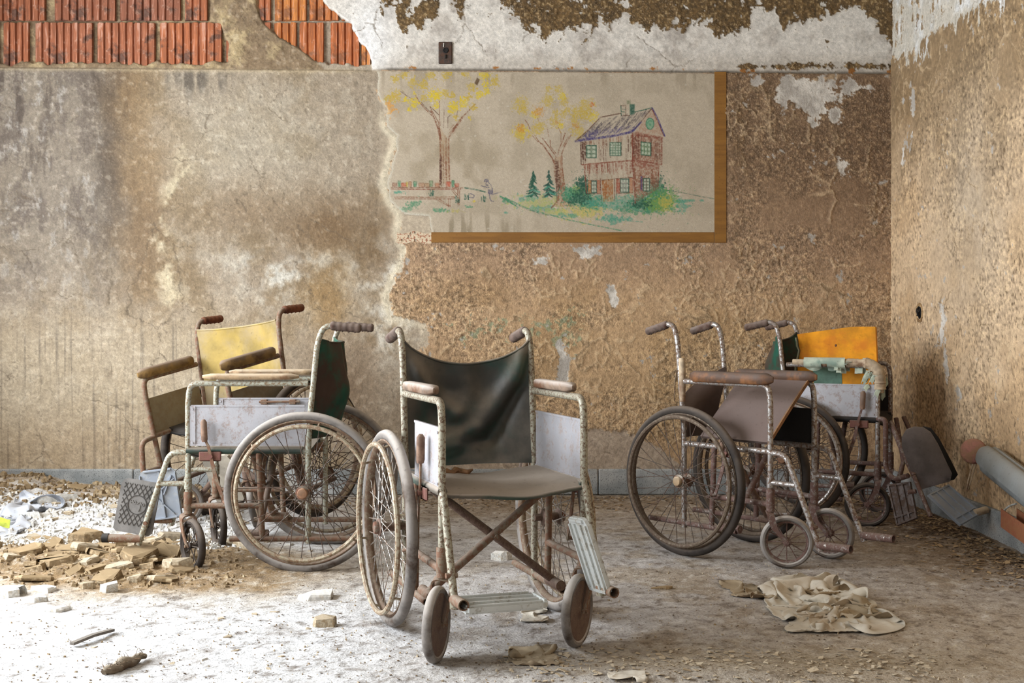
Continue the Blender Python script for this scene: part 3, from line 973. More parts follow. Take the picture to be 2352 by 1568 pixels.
pen([m3(1120, 1095), m3(1300, 1120), m3(1450, 1150), m3(1600, 1180), m3(1715, 1200)], DGR, 1.2, .7)
pen([m3(1210, 1215), m3(1480, 1218)], TEAL, 2.0, .6)
path = [m1(1330, 1340), m1(1420, 1400), m2(0, 1330), m2(120, 1390), m2(260, 1455), m2(400, 1500), m2(520, 1530), m3(30, 1445), m3(200, 1480), m3(420, 1525), m3(640, 1568)]
pen(path, GRN, 2.2, .8); pen([(a, b + 2.5) for a, b in path[:7]], DGR, 1.4, .6)
pen([m1(960, 1255), m1(1080, 1275), m1(1180, 1300)], DGR, 3.0, .7)
for k in range(14):
    u, v = m1(1340 + 9 * k, 1345 + 6 * k); pen([(u, v), (u + 14, v + 8)], GRN, 2.0, .6)
# --- left tree
for pts, w in (([(690, 1250), (708, 1000), (700, 820), (690, 660), (640, 530), (600, 440)], 2.6), ([(800, 1170), (792, 900), (790, 740), (800, 700)], 1.8),
               ([(615, 495), (540, 420), (480, 350), (440, 280)], 1.8), ([(600, 460), (530, 390), (500, 350)], 1.2), ([(690, 660), (680, 560), (590, 400)], 1.4), ([(690, 490), (640, 440), (590, 395)], 1.2),
               ([(700, 600), (690, 500), (690, 330)], 1.4), ([(735, 620), (740, 430)], .9), ([(790, 720), (850, 640), (900, 570), (950, 490), (1010, 430), (1070, 370)], 2.4), ([(790, 680), (870, 590), (930, 500)], 1.8),
               ([(780, 620), (780, 510), (815, 480)], 1.1), ([(800, 640), (840, 590)], 1.6), ([(420, 325), (340, 280), (280, 235)], 1.1), ([(330, 270), (295, 225)], 1.0), ([(870, 510), (885, 440)], 1.0)):
    pen([m1(*q) for q in pts], BRN if w > 1.3 else DBRN, w, .9)
wash([m1(700, 1240), m1(800, 1170), m1(790, 760), m1(700, 620), m1(690, 760)], (158, 122, 84), .40)
hatch([m1(695, 640), m1(790, 720), m1(800, 1250), m1(690, 1250)], BRN, 26, 1.3, .6, lmin=.2, lmax=.6, from_top=False, seed=3)
hatch([m1(690, 900), m1(730, 900), m1(740, 1250), m1(690, 1250)], DBRN, 14, 1.6, .7, lmin=.4, lmax=.9, from_top=False, seed=4)
hatch([m1(640, 520), m1(690, 560), m1(720, 760), m1(690, 760)], BRN, 12, 1.2, .7, lmin=.4, lmax=.9, from_top=False, seed=6)
hatch([m1(940, 480), m1(960, 500), m1(830, 700), m1(790, 690)], BRN, 10, 1.2, .7, lmin=.4, lmax=.9, from_top=False, seed=7)
for x, y, r, c in [(1170, 55, 70, YEL), (1180, 160, 45, YEL), (1190, 235, 45, YEL), (1115, 270, 50, YEL), (1280, 130, 60, OCH), (1040, 190, 50, OCH), (960, 50, 50, OCH), (230, 105, 50, OCH), (420, 140, 60, OCH), (520, 170, 60, OCH), (600, 60, 60, OCH),
                   (625, 280, 80, YEL), (680, 270, 40, YEL), (650, 390, 36, YEL), (520, 300, 40, OCH), (430, 360, 60, YEL), (370, 425, 26, YEL), (425, 262, 24, YEL), (230, 280, 70, OCH), (160, 310, 50, OCH), (340, 325, 30, YEL),
                   (850, 390, 60, YEL), (820, 430, 50, YEL), (950, 350, 60, YEL), (1000, 300, 40, OCH), (1050, 405, 40, OCH), (1010, 515, 22, YEL), (870, 510, 40, OCH), (830, 280, 40, OCH), (770, 60, 60, OCH), (330, 60, 50, OCH), (760, 260, 40, OCH)]:
    u, v = m1(x, y); blob(u, v, r / 3.6, c, .85, 3.4, .55, x + y)
u, v = m1(150, 430); blob(u, v, 18, ORG, .9, 7.0, .42, 9); u, v = m1(1020, 1395)
wash([m1(1088, 92), m1(1118, 112), m1(1090, 175), m1(1060, 150)], (88, 66, 42), .95, .2, .8)
# --- table, bench, pots
pen([m1(185, 1252), m1(560, 1256), m1(935, 1254)], BRN, 2.2); pen([m1(185, 1268), m1(560, 1272), m1(915, 1268)], RED, 2.0)
pen([m1(215, 1352), m1(520, 1354), m1(850, 1352)], BRN, 2.2); pen([m1(225, 1370), m1(520, 1372), m1(845, 1370)], BRN, 1.6); pen([m1(850, 1350), m1(848, 1372)], BRN, 1.4)
for a, b, w in (((885, 1270), (888, 1445), 2.2), ((905, 1270), (900, 1440), 1.6), ((825, 1285), (885, 1360), 1.8), ((840, 1280), (890, 1335), 1.2), ((786, 1372), (788, 1460), 2.2), ((808, 1372), (804, 1455), 1.6), ((660, 1378), (790, 1450), 1.6), ((690, 1376), (795, 1440), 1.2)):
    pen([m1(*a), m1(*b)], BRN, w)
for x0, x1, y0, c in [(190, 245, 1200, (150, 110, 90)), (248, 285, 1178, GRN), (285, 345, 1200, (186, 84, 54)), (335, 362, 1190, YEL), (360, 400, 1186, (168, 120, 86)), (412, 455, 1184, GRN), (468, 535, 1200, (166, 122, 92)), (530, 600, 1204, (160, 124, 90)), (580, 625, 1176, (110, 136, 100)), (640, 690, 1200, (178, 110, 78)), (755, 812, 1186, (180, 74, 50)), (816, 852, 1172, GRN), (850, 900, 1205, (178, 80, 56))]:
    wash([m1(x0, y0 + 12), m1(x0 + 8, y0), m1(x1 - 8, y0), m1(x1, y0 + 12), m1(x1 - 6, 1245), m1(x0 + 6, 1245)], c, .75, .5, 1.0)
    pen([m1(x0 + 4, y0 + 4), m1(x0 + 6, 1245), m1(x1 - 6, 1245), m1(x1 - 4, y0 + 4), m1(x0 + 4, y0 + 4)], DBRN, 1.0, .5)
for x, y in ((600, 1310), (985, 1350), (1150, 1370), (870, 1380)):
    for k in range(7):
        u, v = m1(x + rm.uniform(-30, 30), y + 30); pen([(u, v), (u + rm.uniform(-3, 3), v - rm.uniform(6, 17))], DGR, 1.4, .75)
# --- little figure
for pts in ([(1165, 1190), (1175, 1165), (1205, 1165), (1208, 1185), (1165, 1190)], [(1190, 1190), (1180, 1215), (1205, 1230)], [(1205, 1195), (1235, 1225), (1252, 1270), (1250, 1310)], [(1205, 1225), (1165, 1245), (1132, 1232)], [(1210, 1270), (1205, 1310), (1260, 1320)],
            [(1218, 1318), (1225, 1370), (1240, 1395), (1260, 1398)], [(1255, 1325), (1300, 1310), (1340, 1300)], [(1180, 1250), (1215, 1250)], [(1000, 1330), (1020, 1315), (1060, 1335), (1050, 1360), (1000, 1355)]):
    pen([m1(*q) for q in pts], INK, 1.5, .85)
wash([m1(1208, 1270), m1(1250, 1270), m1(1262, 1325), m1(1206, 1322)], INK, .6, .6); wash([m1(1168, 1165), m1(1205, 1162), m1(1208, 1184), m1(1170, 1190)], INK, .6)
# --- right tree
for pts, w in (([(560, 1450), (640, 1360), (640, 1150), (620, 980), (560, 850), (450, 690)], 3.0), ([(820, 1440), (740, 1340), (715, 1180), (685, 980), (680, 800), (720, 700), (790, 580)], 2.2), ([(450, 690), (380, 650), (330, 590)], 1.3), ([(430, 690), (350, 580)], 1.1),
               ([(620, 850), (540, 740), (450, 620)], 2.0), ([(610, 800), (545, 720), (540, 640)], 1.4), ([(630, 830), (650, 740), (690, 650), (720, 560)], 2.2), ([(670, 660), (672, 560), (630, 470)], 1.3), ([(690, 720), (760, 600)], 1.3), ([(525, 600), (505, 490)], .9), ([(300, 510), (270, 440), (240, 400)], 1.6), ([(400, 410), (390, 370)], 1.0)):
    pen([m2(*q) for q in pts], BRN, w, .9)
wash([m2(600, 860), m2(680, 820), m2(720, 1250), m2(800, 1440), m2(580, 1440), m2(645, 1250)], (166, 126, 92), .40)
hatch([m2(560, 850), m2(680, 820), m2(730, 1400), m2(640, 1400)], BRN, 40, 1.2, .65, lmin=.2, lmax=.6, from_top=False, seed=8)
hatch([m2(600, 860), m2(640, 880), m2(665, 1340), m2(620, 1400)], DBRN, 16, 1.6, .7, lmin=.3, lmax=.8, from_top=False, seed=9)
hatch([m2(640, 1340), m2(740, 1330), m2(830, 1450), m2(560, 1450)], BRN, 16, 1.2, .6, lmin=.4, lmax=1., seed=10)
for x, y, r, c in [(190, 210, 90, OCH), (220, 270, 60, OCH), (350, 340, 50, YEL), (400, 300, 60, (190, 130, 50)), (510, 170, 80, OCH), (690, 120, 50, YEL), (700, 190, 50, OCH), (980, 240, 90, OCH), (1050, 360, 60, YEL), (1040, 215, 24, (190, 100, 50)), (190, 540, 90, YEL), (180, 600, 60, OCH), (190, 500, 50, (184, 120, 40)), (380, 510, 70, OCH),
                   (600, 430, 70, OCH), (670, 480, 40, YEL), (830, 390, 70, OCH), (870, 540, 80, OCH), (850, 470, 40, (176, 120, 60)), (640, 40, 50, OCH), (520, 20, 40, OCH), (600, 310, 40, OCH), (430, 470, 50, OCH), (860, 300, 70, OCH), (960, 330, 70, OCH), (700, 330, 50, OCH), (740, 290, 40, OCH), (300, 590, 30, OCH), (620, 430, 20, (180, 110, 40))]:
    u, v = m2(x, y); blob(u, v, r / 3.4, c, .70, 2.6, .58, x * 3 + y)
# --- firs
for cx, top, bot, hw, c in ((340, 1020, 1320, 95, DGR), (525, 1015, 1325, 95, (24, 66, 56))):
    for k in range(70):
        s = rm.random() ** .75; y = top + (bot - top) * s; w = hw * (.12 + .95 * s) * rm.choice((-1, 1)) * rm.uniform(.2, 1)
        pen([m2(cx + w * .1, y - 14), m2(cx + w, y + 10)], rm.choice([c, c, TEAL]) if s > .5 else c, 2.2, .85, .5)
    pen([m2(cx, top - 5), m2(cx + 3, top + 120)], c, 2.0, .9)
# --- bushes by the house
for x, y, r, ry, c in [(920, 1200, 60, 70, DGR), (880, 1320, 110, 70, GRN), (800, 1290, 80, 50, TEAL), (980, 1390, 120, 50, GRN), (860, 1240, 60, 40, LGR), (1040, 1390, 80, 40, TEAL), (800, 1370, 50, 30, DGR)]:
    u, v = m2(x, y); blob(u, v, r / 3.0, c, .85, 3.4, .46, x, ry / 3.0)
for x, y, r, ry, c in [(1070, 1080, 60, 90, DGR), (1050, 1160, 90, 90, GRN), (1120, 1200, 110, 80, (84, 140, 70)), (960, 1230, 150, 70, GRN), (1080, 1260, 120, 60, (110, 146, 70)), (860, 1260, 90, 40, DGR), (1150, 1240, 60, 50, (184, 166, 80)), (190, 1050, 50, 70, DGR), (60, 1150, 80, 60, GRN), (170, 1180, 80, 60, DGR)]:
    u, v = m3(x, y); blob(u, v, r / 3.0, c, .85, 3.4, .45, x + 1, ry / 3.0)
# --- the house
wash([m3(770, 430), m3(1110, 490), m3(1105, 800), m3(770, 755)], (134, 78, 58), .62, .75); wash([m3(770, 755), m3(1075, 810), m3(1060, 1090), m3(800, 1250)], (140, 88, 68), .62, .8)
wash([m3(995, 165), m3(1135, 470), m3(800, 430), m3(890, 300)], (148, 100, 76), .45, .8)
wash([m3(770, 430), m3(850, 430), m3(850, 740), m3(770, 755)], RED, .5, .6); wash([m3(800, 425), m3(1120, 480), m3(1110, 515), m3(800, 470)], RED, .6, .5)
wash([m3(770, 760), m3(1075, 800), m3(1070, 850), m3(770, 830)], RED, .45, .6)
hatch([m3(165, 545), m3(770, 460), m3(770, 755), m3(185, 805)], BRN, 55, 1.3, .65, lmin=.12, lmax=.45, seed=11); hatch([m3(165, 545), m3(770, 460), m3(770, 755), m3(185, 805)], DBRN, 30, 1.3, .6, lmin=.3, lmax=.9, from_top=False, seed=12)
hatch([m3(165, 545), m3(230, 540), m3(230, 800), m3(185, 805)], DBRN, 12, 1.5, .8, lmin=.5, lmax=1, seed=13)
hatch([m3(210, 815), m3(770, 765), m3(780, 1250), m3(235, 1130)], RED, 70, 1.3, .65, lmin=.08, lmax=.35, seed=14); hatch([m3(210, 815), m3(770, 765), m3(780, 1250), m3(235, 1130)], BRN, 24, 1.1, .5, lmin=.2, lmax=.5, from_top=False, seed=15)
hatch([m3(770, 430), m3(1110, 490), m3(1105, 800), m3(770, 755)], DBRN, 46, 1.3, .6, lmin=.2, lmax=.8, from_top=False, seed=16); hatch([m3(770, 760), m3(1075, 810), m3(1050, 1080), m3(800, 1250)], BRN, 44, 1.3, .6, lmin=.2, lmax=.8, from_top=False, seed=17)
hatch([m3(400, 260), m3(985, 150), m3(790, 420), m3(130, 520)], (70, 62, 66), 120, 1.2, .55, lmin=.15, lmax=.5, from_top=False, seed=18); hatch([m3(300, 380), m3(850, 330), m3(780, 420), m3(130, 520)], BLU, 60, 1.3, .5, lmin=.2, lmax=.6, from_top=False, seed=19)
wash([m3(120, 530), m3(300, 400), m3(420, 400), m3(330, 500)], BLU, .4, .8)
for pts, c, w in (([(110, 532), (300, 505), (560, 470), (760, 425), (800, 385)], BLU, 5.0), ([(800, 390), (890, 280), (995, 150)], DBRN, 2.2), ([(770, 415), (870, 310)], BLU, 3.4), ([(995, 145), (1060, 270), (1140, 470)], BLU, 3.4), ([(1000, 170), (1050, 280), (1130, 470)], RED, 1.6),
                  ([(110, 530), (250, 410), (400, 255), (630, 210)], DBRN, 2.2), ([(790, 195), (900, 170), (990, 145)], DGR, 1.8), ([(165, 545), (175, 800)], DBRN, 2.0), ([(185, 805), (450, 780), (765, 755)], RED, 2.4), ([(770, 440), (770, 760), (785, 1000), (800, 1250)], RED, 2.4), ([(770, 755), (940, 775), (1105, 805)], RED, 2.4),
                  ([(1112, 490), (1110, 800)], RED, 2.0), ([(210, 815), (235, 1130)], RED, 2.2), ([(1075, 815), (1065, 1080)], RED, 2.0), ([(395, 960), (410, 1230)], DBRN, 1.2), ([(560, 965), (565, 1230)], DBRN, 1.2)):
    pen([m3(*q) for q in pts], c, w, .9, .6)
wash([m3(738, 105), m3(795, 105), m3(790, 215), m3(740, 230)], DGR, .9, .3); pen([m3(635, 120), m3(640, 235)], DGR, 1.6); pen([m3(630, 122), m3(690, 120), m3(690, 240)], DBRN, 1.2); pen([m3(640, 160), m3(690, 165)], DGR, 1.2); pen([m3(640, 190), m3(680, 195)], DGR, 1.2); pen([m3(640, 235), m3(740, 235)], DBRN, 1.2)
wash([m3(705, 60), m3(745, 55), m3(748, 100), m3(705, 100)], (100, 110, 80), .7)


def pane(x0, y0, x1, y1, nx, ny, c, dy=0):
    wash([m3(x0, y0), m3(x1, y0 + dy), m3(x1, y1 + dy), m3(x0, y1)], c, .55, .4, 1.0)
    for i in range(nx):
        for j in range(ny):
            cx = x0 + (x1 - x0) * (i + .5) / nx; cy = y0 + (y1 - y0) * (j + .5) / ny + dy * (i + .5) / nx
            u, v = m3(cx, cy); q_ = np.linspace(0, 2 * np.pi, 9); wash(np.stack([u + (x1 - x0) / nx / 5.059 * .36 * np.cos(q_), v + (y1 - y0) / ny / 5.059 * .36 * np.sin(q_)], 1), (182, 188, 166), .9, .2, .8)
    pen([m3(x0, y0), m3(x1, y0 + dy), m3(x1, y1 + dy), m3(x0, y1), m3(x0, y0)], DGR, 1.6, .9, .4)


pane(235, 582, 350, 725, 2, 3, (40, 90, 66)); pane(508, 548, 635, 700, 4, 5, (40, 96, 70)); pane(868, 540, 980, 690, 3, 3, (60, 140, 96), 12)
pane(292, 995, 352, 1130, 2, 3, (84, 100, 92)); pane(628, 970, 725, 1125, 3, 3, (84, 104, 98)); pane(895, 965, 968, 1110, 2, 4, (76, 106, 90))
for x0, x1, y0, y1, c in ((255, 290, 985, 1135, (168, 110, 58)), (358, 395, 985, 1140, (160, 92, 62)), (582, 625, 970, 1135, (150, 76, 56)), (735, 772, 955, 1130, (170, 114, 82)), (862, 885, 935, 1105, BLU)):
    wash([m3(x0, y0), m3(x1, y0), m3(x1, y1), m3(x0, y1)], c, .8, .5, 1.0); pen([m3(x0, y0), m3(x1, y0), m3(x1, y1), m3(x0, y1), m3(x0, y0)], RED, 1.1, .6)
wash([m3(415, 985), m3(545, 970), m3(550, 1235), m3(425, 1235)], (168, 128, 84), .6); hatch([m3(415, 985), m3(545, 970), m3(550, 1235), m3(425, 1235)], (150, 92, 50), 40, 1.2, .75, lmin=.5, lmax=1, seed=20)
pen([m3(410, 985), m3(550, 970)], DBRN, 1.4); pen([m3(250, 985), m3(355, 985)], DBRN, 1.2); pen([m3(570, 965), m3(770, 950)], DBRN, 1.2); pen([m3(235, 1140), m3(395, 1142)], DBRN, 1.1); pen([m3(585, 1140), m3(770, 1132)], DBRN, 1.1)
u, v = m3(972, 330)
th_ = np.linspace(0, 2 * np.pi, 24); wash(np.stack([u + 9 * np.cos(th_), v + 12 * np.sin(th_)], 1), (104, 158, 124), .85, .3, 1.0)
th_ = np.linspace(0, 2 * np.pi, 24); pen(np.stack([u + 9 * np.cos(th_), v + 13 * np.sin(th_)], 1), (50, 110, 84), 1.8, .9, .4)
for k in range(9): pen([m3(940 + rm.uniform(0, 60), 280 + rm.uniform(0, 90)), m3(940 + rm.uniform(0, 60), 280 + rm.uniform(0, 90))], GRN, 1.0, .6)
K = mixc(K, (206, 198, 182), sstep(.80, .86, fbm(MU / 7, MV / 7, 211, 3)) * .5)
msd = poly_sd(MU + 14 * (fbm(MU / 30, MV / 30, 213, 4) - .5) + 6 * (fbm(MU / 8, MV / 8, 214, 3) - .5), MV, [(872, 150), (868, 215), (886, 250), (890, 290), (916, 312), (914, 338), (899, 372), (890, 420), (900, 462), (926, 492), (985, 496), (992, 540), (1700, 560), (1700, 150)])
K = mixc(K, (206, 198, 180), sstep(8, 0, msd) * .8)
K = K * .94
Hm = .0008 * (fbm(MU / 5, MV / 5, 215, 3) - .5) + .0010 * (fbm(MU / 30, MV / 12, 217, 3) - .5)
Pm = np.stack([wu(MU), WALL_Y - .0150 - Hm - .001 * sstep(0, 10, msd), wz(MV)], -1)
kc = (msd[:-1, :-1] > 0) & (MV[:-1, :-1] > 154 + .008 * MU[:-1, :-1] + 4)
me = grid_mesh('wall_mural', Pm, dict(col=lin(K)), keep=kc)
me.materials.append(wall_material('pencil_mural_on_plaster', .85, False))
mural = tag(link('wall_mural', me), 'faded wall mural of yellow trees and a half-timbered house in a brown border', 'mural')
t = NT('brown_border_paint'); v = t.coord()
n = t.noise(t.n('ShaderNodeMapping', {'Vector': v, 'Scale': (6, 6, 60)}).outputs[0], 1.0, 4.0)
c = t.mix(t.step(n, .3, .7), L4((132, 91, 38)), L4((116, 78, 32)))
M_BORDER = t.done(t.mix(t.math('MULTIPLY', t.step(t.noise(v, 120., 2.), .6, .75), .4), c, L4((70, 48, 22))), .6, 0.0, t.bump(n, .2, .001), .3)
mb = MB(); mb.box((float(wu(1653.5)), WALL_Y - .014, float(wz(362))), (27 / PPM, .006, 392 / PPM), bev=.001)
mb.build('border_strip', M_BORDER, mural)
mb = MB(); mb.box((float(wu(1315)), WALL_Y - .013, float(wz(545.5))), (648 / PPM, .006, 24 / PPM), bev=.001)
mb.build('border_strip', M_BORDER, mural)
t = NT('worn_border_paint'); v = t.coord()
c = t.mix(t.step(t.noise(v, 90., 3., .7), .42, .52), L4((146, 92, 66)), L4((196, 178, 150)))
mb = MB(); mb.sheet(lambda a, b: (float(wu(912 + 80 * a)), WALL_Y - .0125, float(wz(534 + 24 * b + 3 * math.sin(9 * a)))), 16, 4, .003, keep=lambda a, b: random.random() > .06)
mb.build('border_strip', t.done(c, .8), mural)

# ---------------------------------------------------------------- rusted switch plate high on the wall
M_PLATE = worn('switch_plate_brown', (58, 44, 36), (40, 26, 20), .5, 30, .0, .45, rust2=(92, 60, 40))
M_BLACK = dusty('black_bakelite', (22, 20, 19), (90, 82, 74), .25, 20)
sx, sz_ = float(wu(1023)), float(wz(122))
sw_ = empty('switch_plate', (sx, WALL_Y, sz_))
tag(sw_, 'small rusted brown switch plate on the white upper wall', 'switch plate')
mb = MB(); mb.box((0, -.006, 0), (.075, .012, .122), bev=.004); mb.build('plate', M_PLATE, sw_)
mb = MB(); mb.lathe([(.016, 0), (.016, .004), (.012, .006), (.010, .003), (.001, .003)], 18, Matrix.Rotation(R(90), 3, 'X'), (.002, -.011, .012)); mb.box((.003, -.016, -.022), (.008, .008, .022), bev=.002)
mb.build('keyhole_socket', M_BLACK, sw_)
mb = MB(); mb.tube([(-.008, -.013, .052), (-.010, -.014, .030)], .003, 6); mb.build('screw', M_WINFRAME, sw_)

# ---------------------------------------------------------------- open socket hole on the right wall
oz = WALL_X * FPX / (2117 - 1176)
oc = wp(2117, 718, oz)
so = empty('wall_socket', (WALL_X - .008, oc.y, oc.z)); tag(so, 'open round socket hole with dark wires on the right wall', 'wall socket')
Mx = Matrix.Rotation(R(-90), 3, 'Y')
mb = MB(); mb.lathe([(.052, 0), (.050, .006), (.042, .009), (.036, .006), (.034, .001)], 22, Mx); mb.build('collar', worn('socket_rim', (170, 138, 96), (90, 66, 40), .5, 40), so)
mb = MB(); mb.lathe([(.036, .0015), (.030, .003), (.001, .0035)], 22, Mx); mb.build('box', M_BLACK, so)
mb = MB(); mb.tube(fillet([(-.004, .01, .03), (-.020, .0, .012), (-.018, -.012, -.004), (-.004, -.006, -.03)], .01), .0045, 7); mb.tube([(-.004, -.012, .018), (-.016, .0, -.016)], .004, 7); mb.build('wire', M_BLACK, so)

# ================================================================ WHEELCHAIRS
M_CREAM = worn('cream_enamel_tube', (166, 160, 140), (82, 62, 46), .40, 120, .15, .45, rust2=(112, 86, 64), dust=.35, soft=.03)
M_PALE = worn('pale_green_enamel_tube', (172, 172, 156), (104, 84, 60), .40, 120, .15, .42, rust2=(132, 108, 78), dust=.35, soft=.04)
M_RUST = worn('rusted_tube', (98, 72, 60), (66, 46, 38), .55, 60, .1, .7, rust2=(136, 112, 94), dust=.5)
M_BRUST = worn('brown_rust_tube', (130, 114, 94), (88, 62, 46), .55, 60, .15, .6, dust=.45)
M_CHROME = worn('pitted_chrome_tube', (176, 172, 168), (74, 56, 44), .48, 80, .75, .32, rust2=(124, 96, 76), dust=.15)
M_CHRUST = worn('mostly_rusted_chrome', (148, 138, 130), (80, 56, 50), .70, 60, .5, .4, rust2=(112, 84, 74), dust=.2)
M_DARKR = worn('dark_brown_rim', (112, 98, 80), (66, 52, 42), .55, 90, .3, .5, rust2=(96, 76, 60), dust=.3)
M_BLACKCAP = dusty('black_end_cap', (40, 37, 35), (90, 84, 78), .4)
M_TYRE = dusty('dusty_grey_tyre', (130, 123, 117), (186, 177, 168), .85, 14, (70, 56, 46), .3, .85)
M_TYRE_D = dusty('dark_tyre', (62, 54, 48), (128, 114, 102), .6, 14, (40, 34, 30), .3, .8)
M_RIM = worn('rusted_rim', (146, 130, 108), (96, 74, 58), .6, 60, .3, .5, rust2=(128, 98, 76), dust=.35)
M_HRIM = worn('worn_hand_rim', (178, 166, 142), (112, 86, 64), .45, 80, .3, .45, rust2=(140, 112, 86), dust=.3)
M_SPOKE = worn('dull_spoke', (92, 84, 76), (64, 46, 36), .5, 60, .5, .5)
M_SPOKE_L = worn('bright_spoke', (158, 152, 144), (90, 70, 56), .4, 60, .6, .4)
M_HUB = worn('hub_metal', (120, 108, 94), (80, 52, 38), .55, 40, .4, .5)
M_CAP = dusty('copper_hub_cap', (160, 118, 88), (176, 148, 122), .3, 30, (120, 78, 54), .3, .55)
M_GRIP = dusty('brown_rubber_grip', (98, 80, 70), (146, 130, 120), .55, 24, (70, 48, 38), .4, .8)
M_GRIP_T = dusty('dusty_tan_grip', (136, 108, 90), (160, 140, 124), .5, 24, (96, 70, 56), .4, .8)
M_GRIP_R = dusty('rust_stained_grip', (122, 70, 44), (140, 104, 80), .4, 24, (84, 46, 32), .5, .8)
M_PAD = dusty('dusty_arm_pad', (138, 116, 98), (190, 178, 168), .85, 20, (104, 70, 48), .35, .8)
M_PAD_B = dusty('wood_coloured_arm_pad', (168, 142, 110), (206, 186, 160), .85, 24, (120, 90, 64), .4, .8)
M_PAD_Y = dusty('yellowed_arm_pad', (150, 118, 70), (132, 114, 98), .95, 16, (92, 68, 44), .5, .75)
M_GREEN = dusty('dusty_dark_green_vinyl', (30, 62, 52), (132, 120, 106), .95, 7, (52, 50, 44), .6, .48, .35, 26, .5)
M_SEAT = dusty('dust_covered_green_seat', (60, 72, 62), (160, 148, 136), .95, 7, (96, 88, 78), .5, .75)
M_GREEN_B = dusty('green_vinyl_with_brown_stains', (18, 78, 62), (100, 86, 74), .5, 10, (58, 42, 34), .6, .6)
M_YELLOW = dusty('grimy_yellow_vinyl', (170, 144, 78), (152, 140, 118), .7, 5, (150, 132, 100), .5, .5)
M_BROWN = dusty('dusty_brown_vinyl', (98, 82, 76), (128, 112, 106), .6, 8, (84, 68, 62), .4, .6)
M_DARKV = dusty('black_vinyl', (30, 28, 27), (84, 76, 70), .4, 10)
M_SKIRT = worn('grey_sheet_metal', (182, 180, 184), (110, 98, 92), .26, 34, .25, .45, dust=.1, soft=.09)
M_SKIRT_O = worn('olive_sheet_metal', (146, 134, 112), (98, 82, 62), .4, 12, .2, .5, dust=.2, soft=.12)
M_ALU = worn('pale_aluminium_plate', (206, 208, 204), (120, 116, 108), .30, 24, .35, .45, dust=.2)
M_ALU_B = worn('blue_grey_aluminium', (172, 180, 192), (120, 122, 124), .30, 18, .35, .5)
M_TREAD = dusty('grey_ribbed_rubber', (128, 124, 120), (150, 144, 138), .4, 12, None)
M_GROOVE = dusty('dark_groove', (70, 66, 62), (96, 90, 84), .2, 12)
M_DPLATE = worn('dark_foot_plate', (112, 100, 96), (70, 56, 48), .5, 18, .3, .5, dust=.2)
M_FOAM = dusty('yellow_foam', (226, 150, 34), (206, 146, 70), .25, 7, (196, 116, 34), .35, .9, .2, 40)
M_PATCH = dusty('green_cloth_patch', (92, 122, 106), (120, 128, 112), .3, 10, (70, 92, 80), .3)
M_TAPE = dusty('pale_green_tape', (186, 196, 176), (206, 204, 188), .4, 18, (132, 150, 136), .4)
M_WRAP = dusty('cream_bandage', (190, 168, 140), (206, 190, 166), .4, 20, (120, 92, 70), .4)
M_WRAPB = dusty('brown_wrapped_pad', (124, 82, 50), (96, 82, 74), .9, 30, (80, 58, 44), .6, .6)
M_PALEPAD = dusty('pale_calf_panel', (176, 166, 150), (190, 180, 164), .4, 8)
M_REDM = worn('red_bracket', (116, 70, 60), (84, 56, 46), .5, 50, .1, .6, dust=.4)
M_LEATHER = dusty('cracked_board_edge', (130, 92, 60), (150, 120, 90), .4, 30)


def wheel_set(p):
    """meshes of one rear wheel, shared by both sides of a chair"""
    Rw = p['R']; S_ = {}
    mb = MB(); mb.ring(Rw - .017, .017, 72, 10); S_['tire'] = mb.mesh('tire', p['m_tire'])
    mb = MB(); mb.ring(Rw - .036, 0, 72, 8, prof=[(.006, -.013), (.006, .013), (.002, .014), (-.006, .007), (-.008, 0), (-.006, -.007), (.002, -.014)][::-1]); S_['rim'] = mb.mesh('rear_wheel', p['m_rim'])
    mb = MB(); hr = p.get('hr', Rw - .045); hx = p.get('hx', .036); mb.ring(hr, .0085, 64, 8, (hx, 0, 0))
    for k in range(6):
        a = k * math.pi / 3 + .3
        mb.tube([(hx, hr * math.cos(a), hr * math.sin(a)), (.008, (Rw - .036) * math.cos(a), (Rw - .036) * math.sin(a))], .004, 6)
    S_['hand_rim'] = mb.mesh('hand_rim', p['m_hrim'])
    mb = MB(); My = Matrix.Rotation(R(90), 3, 'Y')
    mb.lathe([(.012, -.06), (.012, -.034), (.028, -.030), (.028, -.026), (.014, -.022), (.014, .022), (.028, .026), (.028, .030), (.016, .034), (.014, .040)], 18, My)
    S_['hub'] = mb.mesh('hub', p['m_hub'])
    mb = MB(); mb.lathe([(.020, .034), (.020, .042), (.017, .046), (.008, .048), (.001, .048)], 20, My); S_['cap'] = mb.mesh('hub_cap', p['m_cap'])
    S_['spokes'] = []
    for fx in (-.027, .027):
        for d in (-1.25, 1.25):
            mb = MB(); mb.tube([(fx, .025 * math.cos(d), .025 * math.sin(d)), (0, Rw - .041, 0)], .0016, 5, caps=False)
            S_['spokes'].append(mb.mesh('spoke', p['m_spoke'], smooth=False))
    return S_


def rear_wheel(parent, S_, x, s, Rw, phase=0.0, missing=()):
    w = link('rear_wheel', S_['rim'], parent, (x, 0, Rw), (0, 0, 0 if s > 0 else math.pi))
    link('tire', S_['tire'], w); link('hand_rim', S_['hand_rim'], w); link('hub', S_['hub'], w); link('hub_cap', S_['cap'], w)
    for k in range(36):
        if k in missing: continue
        link('spoke', S_['spokes'][k % 4], w, (0, 0, 0), (phase + 2 * math.pi * k / 36, 0, 0))
    return w


